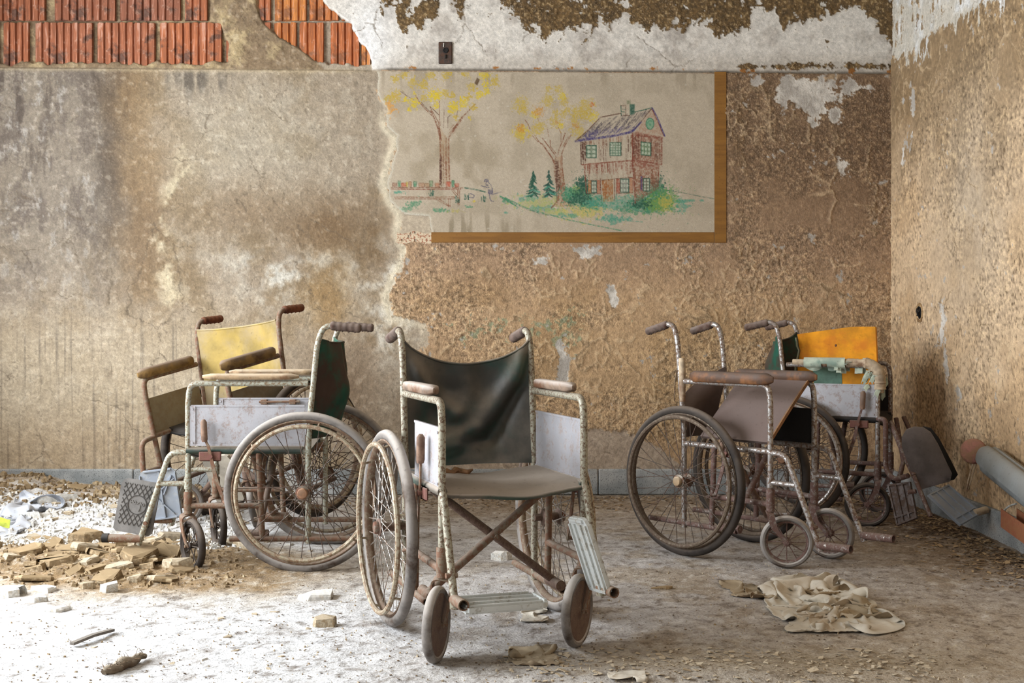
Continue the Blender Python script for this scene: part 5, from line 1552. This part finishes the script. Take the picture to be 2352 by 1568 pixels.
def px_plate(mat, tl, tr, br, bl, zs, ribs=True, th=.010):
    P4 = [q(a, b, z) for (a, b), z in zip((tl, tr, br, bl), zs)]
    f = lambda u, v: (P4[0] * (1 - u) + P4[1] * u) * (1 - v) + (P4[3] * (1 - u) + P4[2] * u) * v
    mb = MB(); mb.sheet(f, 6, 6, th)
    nn = (P4[1] - P4[0]).cross(P4[3] - P4[0]).normalized()
    if nn.dot(inv.to_3x3() @ Vector((0, -1, 0))) < 0: nn = -nn
    for u in (.03, .35, .65, .97): mb.strip([f(u, .02) + nn * .006, f(u, .98) + nn * .006], f(1, .5) - f(0, .5), .007, .010)
    for v in (.03, .97, .80): mb.strip([f(.02, v) + nn * .006, f(.98, v) + nn * .006], f(.5, 1) - f(.5, 0), .007, .010)
    return mb.build('foot_plate', mat, ch, smooth=False)


px_plate(M_DPLATE, (2040, 1112), (2092, 1106), (2108, 1190), (2062, 1208), (5.12, 5.05, 4.98, 5.06))
px_plate(M_ALU_B, (2176, 1114), (2130, 1137), (2205, 1208), (2254, 1180), (5.00, 4.92, 4.86, 4.90))
mb = MB(); mb.tube([q(2238, 1178, 4.90), q(2266, 1170, 4.92)], .016, 12); mb.build('foot_plate_knob', M_WRAP, ch)

# ---------------------------------------------------------------- the yellow foam block resting on that chair
fo = MB()
e_a = (ME.to_3x3() @ Vector((0, 1, 0))).normalized()
F0 = wp(1842, 948, 5.50); F1 = wp(2020, 948, 5.34)
lean = Vector((0.0, .06, 0))


def foam(u, v):
    b_ = F0 * (1 - u) + F1 * u
    top_ = CAMZ - ((768 - 17 * min(1, u * 1.4)) - HORIZON) * b_.y / FPX
    z = (b_.z) + (top_ - b_.z) * v
    edge = .012 * math.sin(9 * v) * (1 - u) ** 8 - .012 * (v > .8) * (1 - u) ** 8
    return Vector((b_.x + edge, b_.y + .05 * v, z))


fo.sheet(foam, 16, 14, .042)
foam_o = fo.build('foam_cushion', M_FOAM, None, angle=30)
tag(foam_o, 'yellow foam cushion slab standing on the corner wheelchair', 'cushion')
mb = MB(); mb.sheet(lambda u, v: foam(.10 + .42 * u, .0 + .57 * v) + Vector((0, -.024, 0)), 8, 6, .003, keep=lambda u, v: not (u < .12 and v > .7)); mb.build('cloth_patch', M_PATCH, foam_o)
mb = MB(); mb.sheet(lambda u, v: foam(.0, .42 + .54 * v) + Vector((-.022 + .018 * u, -.02 + .02 * u, 0)), 2, 10, .003); mb.build('torn_cover', M_TAPE, foam_o)
mb = MB(); mb.lathe([(.006, 0), (.007, .003), (.003, .005)], 10, Matrix.Rotation(R(90), 3, 'X'), foam(.46, .81) + Vector((0, -.021, 0))); mb.build('rivet', M_HUB, foam_o)

# ---------------------------------------------------------------- the grey padded leg trough at the right edge
ltr = empty('padded_leg_trough', (2.0, 4.55, 0)); tag(ltr, 'grey vinyl padded leg trough leaning along the right wall', 'leg rest')
M_GREYV = dusty('dusty_grey_vinyl', (128, 132, 132), (160, 158, 152), .6, 7, (104, 106, 104), .4, .6)
A0, A1 = Vector((.035, .30, .385)), Vector((.035, -.95, .12))


def trough(u, v):
    t_ = A0 + (A1 - A0) * v
    a = math.pi * (.05 + 1.02 * u)
    prof = Vector((-.058 * math.cos(a) * 1.0, 0, .070 * math.sin(a) - (.020 * math.exp(-((u - .42) / .05) ** 2))))
    e = min(1.0, math.sqrt(max(.02, 1 - (1 - min(1, v * 14)) ** 2)))
    return t_ + prof * (.55 + .45 * e) + Vector((0, 0, -.03 + .01 * math.sin(6 * u)))


mb = MB(); mb.sheet(trough, 22, 20, .028); mb.tube([A0 + Vector((0, -.02, -.045)), A1 + Vector((0, 0, -.045))], .042, 12); mb.build('pad', M_GREYV, ltr, angle=50)
mb = MB()
c1, c2 = Vector((.02, .05, .155)), Vector((.045, -.75, .03))
for dx, dz, w, h in ((-.032, 0, .004, .075), (.032, 0, .004, .075), (0, -.036, .066, .004)):
    mb.strip([c1 + Vector((dx, 0, dz)), c2 + Vector((dx, 0, dz))], (1, 0, 0) if w > h else (0, 0, 1), max(w, h), min(w, h))
mb.build('channel_rail', worn('orange_rust_channel', (150, 96, 62), (104, 62, 42), .5, 20, .1, .7), ltr, smooth=False)
mb = MB(); mb.tube(fillet([c1 + Vector((0, .0, -.02)), c1 + Vector((-.02, .02, .02)), c1 + Vector((.015, .03, .045)), c1 + Vector((.02, -.02, .06))], .02), .004, 7); mb.build('cord_loop', M_ALU, ltr)
dsk = empty('foam_disc', wp(2236, 1036, 4.93)); tag(dsk, 'small round foam disc of faded red hung on the grey leg trough', 'foam disc')
M_DISC = dusty('faded_red_foam', (156, 106, 94), (174, 132, 108), .5, 40, (136, 104, 78), .5, .9, .6, 90)
Md = Matrix.Rotation(R(-52), 3, 'Z') @ Matrix.Rotation(R(72), 3, 'X') @ Matrix.Rotation(R(18), 3, 'Y')
mb = MB(); mb.lathe([(.001, -.018), (.044, -.018), (.054, -.012), (.056, 0), (.054, .012), (.046, .018), (.001, .020)], 26, Md); mb.build('disc', M_DISC, dsk, angle=60)
mb = MB()
for dx in (0, .012): mb.tube([Vector((-.005 + dx, -.01, -.05)), Vector((-.018 + dx, -.012, -.09)), Vector((-.026 + dx, -.005, -.13)), Vector((-.030 + dx * .4, .0, -.17))], .0035, 6)
mb.build('string', M_WRAP, dsk)

# ================================================================ DEBRIS ON THE FLOOR
M_PLW = dusty('white_plaster_chunk', (222, 218, 210), (236, 232, 226), .6, 14, (190, 178, 160), .35, .95)
M_PLB = dusty('brown_dusted_plaster_chunk', (148, 126, 96), (156, 133, 100), .85, 12, (186, 168, 138), .3, .95)
M_PLG = dusty('grey_beige_plaster_chunk', (188, 172, 146), (198, 182, 158), .6, 12, (146, 124, 94), .4, .95)
M_FLAKE = dusty('tan_paint_flake', (172, 142, 102), (190, 164, 128), .5, 20, (110, 84, 58), .5, .85)
M_FLAKE_D = dusty('dark_paint_flake', (104, 82, 60), (150, 126, 98), .5, 20, (70, 54, 40), .5, .85)


def slab_mesh(name, rr, L, W, T_, mat, n=7, rough=.22):
    """broken slab: uneven outline, chamfered top, rough thickness"""
    mb = MB(); ang = sorted(rr.uniform(0, 6.283) * .35 + 6.283 * k / n * .65 + 6.283 * k / n * .35 for k in range(n))
    out = [(L / 2 * math.cos(a) * rr.uniform(1 - rough, 1 + rough), W / 2 * math.sin(a) * rr.uniform(1 - rough, 1 + rough)) for a in ang]
    ring = []
    for z, k in ((0, .94), (T_ * .25, 1.0), (T_ * .8, rr.uniform(.93, 1.0)), (T_, .86)):
        ring.append([(x * k + rr.uniform(-.03, .03) * L * .3, y * k + rr.uniform(-.03, .03) * W * .3, z + (rr.uniform(-.15, .15) * T_ if z > 0 else 0)) for x, y in out])
    vs_ = [q_ for r_ in ring for q_ in r_]; fs = [tuple(range(n - 1, -1, -1)), tuple(3 * n + i for i in range(n))]
    for a in range(3):
        for i in range(n): fs.append((a * n + i, a * n + (i + 1) % n, (a + 1) * n + (i + 1) % n, (a + 1) * n + i))
    mb.add(vs_, fs)
    return mb.mesh(name, mat, smooth=False)


rr = random.Random(21)
KINDS = {}
for key, mat in (('w', M_PLW), ('b', M_PLB), ('g', M_PLG)):
    KINDS[key] = [slab_mesh('plaster_chunk', rr, 1.0, rr.uniform(.5, .85), rr.uniform(.16, .34), mat, rr.choice((6, 7, 8, 9))) for _ in range(9)]


HEAP = []


def chunk(key, X_, Y_, size, dz=0.0, tilt=12, label=None, group=None, me=None, rz=None, sq=1.0, name='plaster_chunk'):
    me = me or rr.choice(KINDS[key])
    h = float(floor_h(X_, Y_))
    o = link(name, me, None, (X_, Y_, h - .006 + dz), (R(rr.uniform(-tilt, tilt)), R(rr.uniform(-tilt, tilt)), rz if rz is not None else rr.uniform(0, 6.28)))
    o.scale = (size, size, size * sq)
    tag(o, label, 'plaster', group)
    if group: HEAP.append((o, 1176 + FPX * X_ / Y_))
    return o


# single pieces that stand out
def big(px, py, wpx, key, label, asp=.6, th=.18, rz=0.0, tilt=4, name='plaster_slab'):
    c_ = fp(px, py); size = wpx * c_.y / FPX
    me_ = slab_mesh(name, rr, 1.0, asp, th, {'w': M_PLW, 'b': M_PLB, 'g': M_PLG}[key], 7, .16)
    return chunk(key, c_.x, c_.y, size, 0.0, tilt, label, None, me_, rz, 1.0, name)


big(752, 1372, 130, 'w', 'long white plaster slab lying left of the centre wheelchair', .42, .14, R(22))
big(746, 1436, 56, 'g', 'beige crumbly plaster block on the white floor left of the centre wheelchair', .75, .45, R(10), name='plaster_block')
big(1150, 1285, 46, 'w', 'small white plaster block on the floor behind the centre wheelchair', .6, .5, R(5), name='plaster_block')
big(96, 1362, 74, 'w', 'white slab at the front edge of the brown rubble, second from the left edge', .7, .22, R(-10))
big(22, 1372, 76, 'w', 'rounded white slab at the left edge of the picture below the brown rubble', .6, .3, R(20))
big(84, 1384, 52, 'w', 'small white slab just in front of the larger white slabs at far left', .5, .3, R(15))
big(125, 1400, 80, 'w', 'flat white slab lying alone nearest the viewer at far left', .5, .14, R(-5))
big(252, 1362, 44, 'w', 'upright-edged white block at the front of the brown rubble heap', .7, .5, R(40))
big(312, 1345, 40, 'g', 'pale angular block right of the white block before the brown rubble', .6, .45, R(30))
big(200, 1356, 40, 'g', 'beige block left of the white block before the brown rubble', .7, .4, R(0))
big(565, 1275, 70, 'g', 'pale broken slab propped beside the side-on wheelchair rear wheel', .5, .25, R(-25), 10)
big(538, 1262, 74, 'g', 'beige slab leaning behind the side-on wheelchair front caster', .5, .22, R(-20), 14)
big(340, 1290, 84, 'b', 'largest brown-dusted slab tilted on the rubble under the hanging footplate', .8, .16, R(10), 22)
big(400, 1255, 80, 'g', 'beige slab resting behind the rubble beside the narrow front caster', .5, .24, R(20), 14)
big(205, 1270, 92, 'b', 'humped sand-covered lump in the middle of the brown rubble', .6, .38, R(25), 8)
big(405, 1322, 76, 'g', 'flat pale slab at the foot of the narrow front caster', .35, .3, R(5), 5)
big(130, 1175, 90, 'w', 'long thin white slab slanting near the back wall at left', .28, .2, R(25))
big(68, 1200, 70, 'w', 'white plaster strip beside the plastic sheet at left', .3, .25, R(-25))
big(1520, 1352, 52, 'b', 'low brown crust on the floor right of the centre wheelchair', .5, .14, R(5))

# rubble heaps: pieces that look alike and lie together share a label
def where(px, u0, u1, words):
    return words[min(len(words) - 1, max(0, int((px - u0) / (u1 - u0) * len(words))))]


for i in range(84):
    px, py = rr.gauss(225, 130), rr.gauss(1298, 28)
    if not (-40 < px < 470 and 1240 < py < 1350): continue
    size = rr.uniform(.07, .17); c_ = fp(px, py); key = 'b' if rr.random() < .78 else 'g'
    lab = '%s %s plaster chunk %s rubble heap, %s' % ('broad' if size > .12 else 'small', 'brown-dusted' if key == 'b' else 'paler beige', 'at front of' if py > 1318 else 'at back of' if py < 1280 else 'in middle of',
                                                         where(px, -40, 470, ['far left', 'left part', 'by humped lump', 'below footplate', 'by caster']))
    chunk(key, c_.x, c_.y, size, -.006, 15, lab, 'brown rubble heap', sq=.62)
for i in range(110):
    px, py = rr.uniform(-40, 400), rr.uniform(1136, 1250)
    c_ = fp(px, py); size = rr.uniform(.03, .11) * rr.uniform(.7, 1.2); key = rr.choice('wwwg')
    if c_.y > 6.14: continue
    lab = '%s %s plaster fragment %s, %s' % ('larger' if size > .07 else 'small', 'white' if key == 'w' else 'beige', 'near the skirting' if py < 1170 else 'just behind the rubble' if py > 1212 else 'midway to the wall',
                                            where(px, -40, 400, ['by the plastic bag', 'right of the plastic bag', 'left of the hanging footplate', 'behind the hanging footplate']))
    if py < 1165 and rr.random() < .6: key = 'b'; lab = lab.replace(' white ', ' brown ').replace(' beige ', ' brown ')
    chunk(key, c_.x, c_.y, size, -.004, 14, lab, 'white plaster scatter by the wall', sq=.7)
for i in range(30):
    px, py = rr.uniform(470, 840), rr.uniform(1180, 1300)
    c_ = fp(px, py); size = rr.uniform(.025, .065)
    lab = '%s plaster crumb under the side-on wheelchair, %s' % ('larger' if size > .045 else 'small', where(px, 470, 840, ['behind its caster', 'left of its hub', 'right of its hub', 'beside centre wheelchair']))
    chunk(rr.choice('gggw'), c_.x, c_.y, size, .0, 12, lab, 'crumbs under the side-on wheelchair', sq=.7)
for i in range(40):
    px, py = rr.uniform(-20, 820), rr.uniform(1372, 1560)
    c_ = fp(px, py); size = rr.uniform(.012, .034)
    lab = '%s plaster crumb on white floor, %s, %s' % ('larger' if size > .023 else 'tiny', 'near the front edge' if py > 1490 else 'beyond the grey strip' if py < 1430 else 'level with the grey strip', where(px, -20, 820, ['at far left', 'above the fibre roll', 'right of the fibre roll', 'towards centre wheelchair']))
    chunk(rr.choice('wwg'), c_.x, c_.y, size, .0, 12, lab, 'crumbs on the foreground floor', sq=.8)


ORD = ['leftmost', 'second from left', 'third from left', 'fourth from left', 'fifth from left', 'sixth from left', 'seventh from left', 'eighth from left', 'ninth from left', 'tenth from left', 'eleventh from left', 'twelfth from left']
alike = {}
for o, px in HEAP: alike.setdefault(o['label'], []).append((px, o))
for lab, lst in alike.items():                       # pieces that read alike are told apart by their order from the left
    if len(lst) > 1:
        lst.sort(key=lambda q_: q_[0])
        for k_, (px, o) in enumerate(lst): o['label'] = lab.replace('plaster crumb on white floor', 'crumb on floor') + ', ' + ('rightmost' if k_ == len(lst) - 1 else ORD[min(k_, 11)])


def scatter(name, label, cat, mat, n, sampler, smin, smax, thick, parent_kind='stuff', seed=1, curl=0.0):
    """countless chips as one object"""
    r2 = np.random.default_rng(seed); vs_, fs = [], []
    pts = sampler(r2, n); hz_ = floor_h(pts[:, 0], pts[:, 1]); S2 = r2.uniform(smin, smax, n) * r2.uniform(.5, 1, n); A2 = r2.uniform(0, 6.283, n)
    for (x, y), z, s_, a in zip(pts, hz_, S2, A2):
        c0, s0 = math.cos(a), math.sin(a); o = len(vs_); t_ = thick * s_; w = s_ * r2.uniform(.4, .9); k = r2.uniform(-.4, .4, 2) * s_ * (1 + curl); tp = r2.uniform(.35, .75) if thick > .2 else .96
        P4 = [(-s_ / 2, -w / 2), (s_ / 2 * r2.uniform(.5, 1), -w / 2 * r2.uniform(.6, 1)), (s_ / 2, w / 2 * r2.uniform(.5, 1)), (-s_ / 2 * r2.uniform(.4, 1), w / 2)]
        for j, (u, v_) in enumerate(P4):
            tz = z + .001 + k[0] * u / s_ * .5 + k[1] * v_ / s_ * .5 + abs(k[0]) * .25 + abs(k[1]) * .25
            vs_.append((x + (u * c0 - v_ * s0) * tp, y + (u * s0 + v_ * c0) * tp, tz + t_))
        for j in range(4):
            u, v_ = P4[j]; vs_.append((x + u * c0 - v_ * s0, y + u * s0 + v_ * c0, z - .002 if thick > .2 else vs_[o + j][2] - max(t_, .0012)))
        fs += [(o, o + 1, o + 2, o + 3)] + [(o + j, o + 4 + j, o + 4 + (j + 1) % 4, o + (j + 1) % 4) for j in range(4)]
    me_ = bpy.data.meshes.new(name); me_.from_pydata(vs_, [], fs); me_.materials.append(mat)
    return tag(link(name, me_), label, cat, kind='stuff')


def px_sampler(u0, u1, v0, v1):
    def f(r2, n):
        u = r2.uniform(u0, u1, n); v_ = r2.uniform(v0, v1, n); Y_ = CAMZ * FPX / (v_ - HORIZON)
        return np.stack([(u - 1176) * Y_ / FPX, Y_], 1)
    return f


def wall_sampler(r2, n):
    Y_ = r2.uniform(4.0, 6.15, n); X_ = WALL_X - .06 - np.abs(r2.normal(0, .15, n))
    return np.stack([X_, Y_], 1)


def back_sampler(r2, n):
    X_ = r2.uniform(-.9, 2.0, n); Y_ = 6.18 - np.abs(r2.normal(0, .24, n))
    return np.stack([X_, Y_], 1)


scatter('plaster_crumbs', 'fine white plaster crumbs over the floor at left', 'debris', M_PLW, 2200, px_sampler(-60, 560, 1165, 1280), .008, .036, .3, seed=2)
scatter('rubble_grit', 'brown grit between the rubble chunks at left', 'debris', M_PLB, 900, px_sampler(-60, 560, 1240, 1352), .008, .026, .3, seed=3)
scatter('wall_rubble', 'brown crumbled plaster along the foot of the bare wall at left', 'debris', M_PLB, 900, px_sampler(-60, 480, 1133, 1180), .010, .045, .35, seed=12)
scatter('floor_grit', 'fine grit across the dusty foreground floor', 'debris', M_PLG, 1800, px_sampler(-60, 2300, 1290, 1640), .003, .010, .3, seed=4)
scatter('dark_floor_grit', 'dark specks across the dusty floor', 'debris', M_FLAKE_D, 1500, px_sampler(-60, 2300, 1220, 1640), .003, .010, .12, seed=5)
scatter('paint_flakes', 'fallen tan paint flakes along the foot of the right wall', 'debris', M_FLAKE, 1300, wall_sampler, .008, .026, .08, seed=6, curl=.6)
scatter('dark_paint_flakes', 'dark fallen paint flakes along the foot of the right wall', 'debris', M_FLAKE_D, 1000, wall_sampler, .008, .026, .08, seed=7, curl=.6)
scatter('paint_chips', 'paint chips and dirt along the foot of the back wall', 'debris', M_FLAKE_D, 700, back_sampler, .008, .024, .10, seed=8, curl=.5)
scatter('pale_paint_chips', 'pale paint chips along the foot of the back wall', 'debris', M_FLAKE, 900, back_sampler, .008, .024, .10, seed=9, curl=.5)
scatter('front_litter', 'beige crusts of paint litter along the front edge of the floor', 'debris', M_PLG, 600, px_sampler(1150, 2150, 1490, 1600), .006, .026, .06, seed=10, curl=.4)


# ---------------------------------------------------------------- crumpled cloth and scraps
def crumple(name, px, py, wpx, hpx, height, mat, seed, label, cat, res=46, th=.0016, slack=1.5, base=0.0, steps=60):
    """a sheet pushed together and dropped: mass-spring relaxation leaves real folds lying on the floor"""
    c_ = fp(px, py); L_ = wpx * c_.y / FPX
    Yn = CAMZ * FPX / (py + hpx / 2 - HORIZON); Yf = CAMZ * FPX / (py - hpx / 2 - HORIZON); W_ = Yf - Yn; cy_ = (Yn + Yf) / 2
    r3 = np.random.default_rng(seed); n = res + 1
    g = np.linspace(-.5, .5, n); A2, B2 = np.meshgrid(g, g)
    w1_, w2_ = fbm(A2 * 3 + 5, B2 * 3, seed, 3) - .5, fbm(A2 * 3, B2 * 3 + 9, seed + 1, 3) - .5
    an = r3.uniform(-.5, .5); ca, sa_ = math.cos(an), math.sin(an)
    Q = np.stack([c_.x + L_ * .92 * (A2 * ca - B2 * sa_ + .30 * w1_), cy_ + W_ * .92 * (A2 * sa_ + B2 * ca + .30 * w2_),
                  base + .01 + height * (.4 + 1.6 * np.abs(np.mod((A2 * math.cos(an + 1) + B2 * math.sin(an + 1)) * 2.3 + .5 * w1_ + .2, 1.0) * 2 - 1)) * (1 - 1.2 * np.hypot(A2, B2))], -1)
    Qp = Q.copy()
    rx, ry = L_ * slack / res, W_ * slack / res
    cons = []
    for dj, di, st in ((0, 1, 1.0), (1, 0, 1.0), (1, 1, .6), (1, -1, .6), (0, 3, .16), (3, 0, .16), (0, 5, .05), (5, 0, .05)):
        d0 = math.hypot(di * rx, dj * ry)
        for par in (0, 1):
            ja = np.arange(0, n - dj); ia = np.arange(max(0, -di), n - max(0, di))
            J, I = np.meshgrid(ja, ia, indexing='ij')
            m = (((J // max(1, dj)) if di == 0 or dj else (I // max(1, di))) % 2) == par
            J, I = J[m], I[m]
            cons.append((J, I, J + dj, I + di, d0, st))
    for it in range(steps):
        vel = (Q - Qp) * .90; Qp = Q.copy(); Q = Q + vel; Q[..., 2] -= .0011
        for _ in range(4):
            for (j0, i0, j1, i1, d0, st) in cons:
                d = Q[j1, i1] - Q[j0, i0]; ln = np.linalg.norm(d, axis=1) + 1e-9
                k = ((ln - d0) / ln * .5 * st * np.where(ln < d0, .55, 1.0))[:, None] * d
                Q[j0, i0] += k; Q[j1, i1] -= k
            fl = floor_h(Q[..., 0], Q[..., 1]) + .003 if _ == 3 and it % 6 == 0 else .004
            low_ = Q[..., 2] < fl
            Q[..., 2] = np.where(low_, fl, Q[..., 2])
            Q[low_, 0] = Qp[low_, 0] * .7 + Q[low_, 0] * .3; Q[low_, 1] = Qp[low_, 1] * .7 + Q[low_, 1] * .3
            Q[..., 2] = np.minimum(Q[..., 2], base + height * 1.25)
            for ax, cc, lim in ((0, c_.x, L_ * .53), (1, cy_, W_ * .53)): Q[..., ax] = np.clip(Q[..., ax], cc - lim, cc + lim)
    for _ in range(2):
        pad = np.pad(Q, ((1, 1), (1, 1), (0, 0)), 'edge')
        Q = Q * .4 + .15 * (pad[:-2, 1:-1] + pad[2:, 1:-1] + pad[1:-1, :-2] + pad[1:-1, 2:])
    Q[..., 2] = np.maximum(Q[..., 2], floor_h(Q[..., 0], Q[..., 1]) + .003)
    mb = MB()
    mb.sheet(lambda u, v: Q[min(res, round(v * res)), min(res, round(u * res))], res, res, th)
    return tag(mb.build(name, mat, None, angle=65), label, cat)


M_CLOTH = dusty('dirty_cream_cloth', (208, 199, 182), (218, 210, 196), .5, 10, (172, 154, 130), .4, .9, .3, 50)
M_CLOTH_B = dusty('dirty_brown_cloth', (160, 142, 116), (176, 160, 134), .5, 10, (118, 98, 76), .4, .9, .3, 50)
cl = crumple('crumpled_cloth', 1900, 1402, 250, 112, .075, M_CLOTH, 4, 'crumpled dirty cream cloth heaped on the floor at right', 'cloth', 64, slack=1.42)
for i, (px, py, w, h_, hh, m_, bs) in enumerate([(1880, 1366, 190, 62, .075, M_CLOTH, .02), (1945, 1392, 150, 60, .06, M_CLOTH_B, .03), (1850, 1424, 130, 56, .05, M_CLOTH, .02)]):
    o = crumple('fold', px, py, w, h_, hh, m_, 11 + i, None, None, 42, base=bs, slack=1.5)
    for k_ in ('label', 'category'):
        if k_ in o: del o[k_]
    o.parent = cl
crumple('crumpled_paper', 1690, 1356, 56, 34, .05, M_CLOTH_B, 31, 'small brown crumpled paper scrap left of the cloth heap', 'paper', 24)
crumple('paper_scrap', 1745, 1366, 60, 22, .022, M_CLOTH_B, 33, 'flat torn brown paper scrap between the small crumpled scrap and the cloth heap', 'paper', 20)
crumple('crumpled_paper', 1226, 1412, 62, 36, .055, M_CLOTH, 35, 'crumpled cream paper under the lowered footplate of the centre wheelchair', 'paper', 26)
crumple('paper_scrap', 1225, 1512, 110, 46, .03, M_CLOTH_B, 37, 'brown crumpled wrapper near the front edge below the centre wheelchair', 'paper', 30)
crumple('paper_scrap', 1440, 1566, 84, 18, .018, M_CLOTH, 39, 'pale torn scrap at the front edge of the floor right of centre', 'paper', 26)
M_PLASTIC = dusty('grey_plastic_sheet', (176, 180, 190), (214, 216, 222), .6, 14, (120, 124, 132), .5, .35, .3, 30, .6)
cr_ = crumple('plastic_bag', 30, 1205, 130, 60, .10, M_PLASTIC, 41, 'crumpled grey plastic bag at the left edge among the plaster', 'plastic bag', 44)
M_YG = dusty('yellow_green_print', (190, 200, 70), (190, 200, 120), .2)
c_ = fp(2, 1205, .09); mb = MB(); mb.sheet(lambda u, v: (c_.x - .03 + .075 * u, c_.y - .02 + .01 * v, .085 + .035 * v + .006 * math.sin(5 * u)), 6, 4, .002); mb.build('printed_label', M_YG, cr_)
# cloth scrap lying on the seat of the centre chair
mb = MB(); rs = random.Random(8)
pts = [(.17 - .16 * k / 9, .035 + .012 * math.sin(k * 1.7), .481 + .004 * math.sin(k * 2.3) - .010 * math.sin(math.pi * k / 12)) for k in range(10)]
mb.tube([MC @ Vector(a) for a in pts], [.004, .010, .013, .011, .014, .012, .014, .012, .009, .003], 8)
tag(mb.build('twisted_rag', M_LEATHER, None, angle=30), 'twisted brown rag lying at the back of the centre wheelchair seat', 'rag')
# stick, fibre brush
a, b = fp(165, 1478, .012), fp(259, 1446, .012)
mb = MB(); mb.strip([a, a + (b - a) * .5 + Vector((0, 0, .004)), b], (b - a).cross(Vector((0, 0, 1))), .016, .008)
tag(mb.build('metal_strip', dusty('grey_strip', (120, 112, 104), (150, 142, 132), .5), smooth=False), 'thin grey strip lying across the white foreground floor', 'strip')
a, b = fp(238, 1545, .012), fp(332, 1506, .012); mb = MB(); n = 16; d = (b - a)
mb.tube([a + d * (k / n) + Vector((rs.uniform(-.004, .004), rs.uniform(-.004, .004), .004 * math.sin(k))) for k in range(n + 1)], [.006 + .012 * math.sin(math.pi * min(1, k / n * .9 + .08)) * rs.uniform(.8, 1.1) for k in range(n + 1)], 9)
fib = mb.build('fibre_roll', dusty('brown_fibre', (120, 104, 84), (176, 164, 146), .7, 40, (92, 74, 56), .5), None, angle=70)
tag(fib, 'frayed brown fibre roll at the front edge of the white floor', 'fibre roll')
mb = MB()
for k in range(70):
    t_ = rs.random(); c0 = a + d * t_ + Vector((0, 0, .006)); v_ = Vector((rs.gauss(0, 1), rs.gauss(0, 1), abs(rs.gauss(0, .6)))).normalized() * rs.uniform(.015, .03)
    mb.tube([c0, c0 + v_], [.0012, .0004], 4, caps=False)
tag(mb.build('bristles', M_FLAKE_D, fib), kind='stuff')
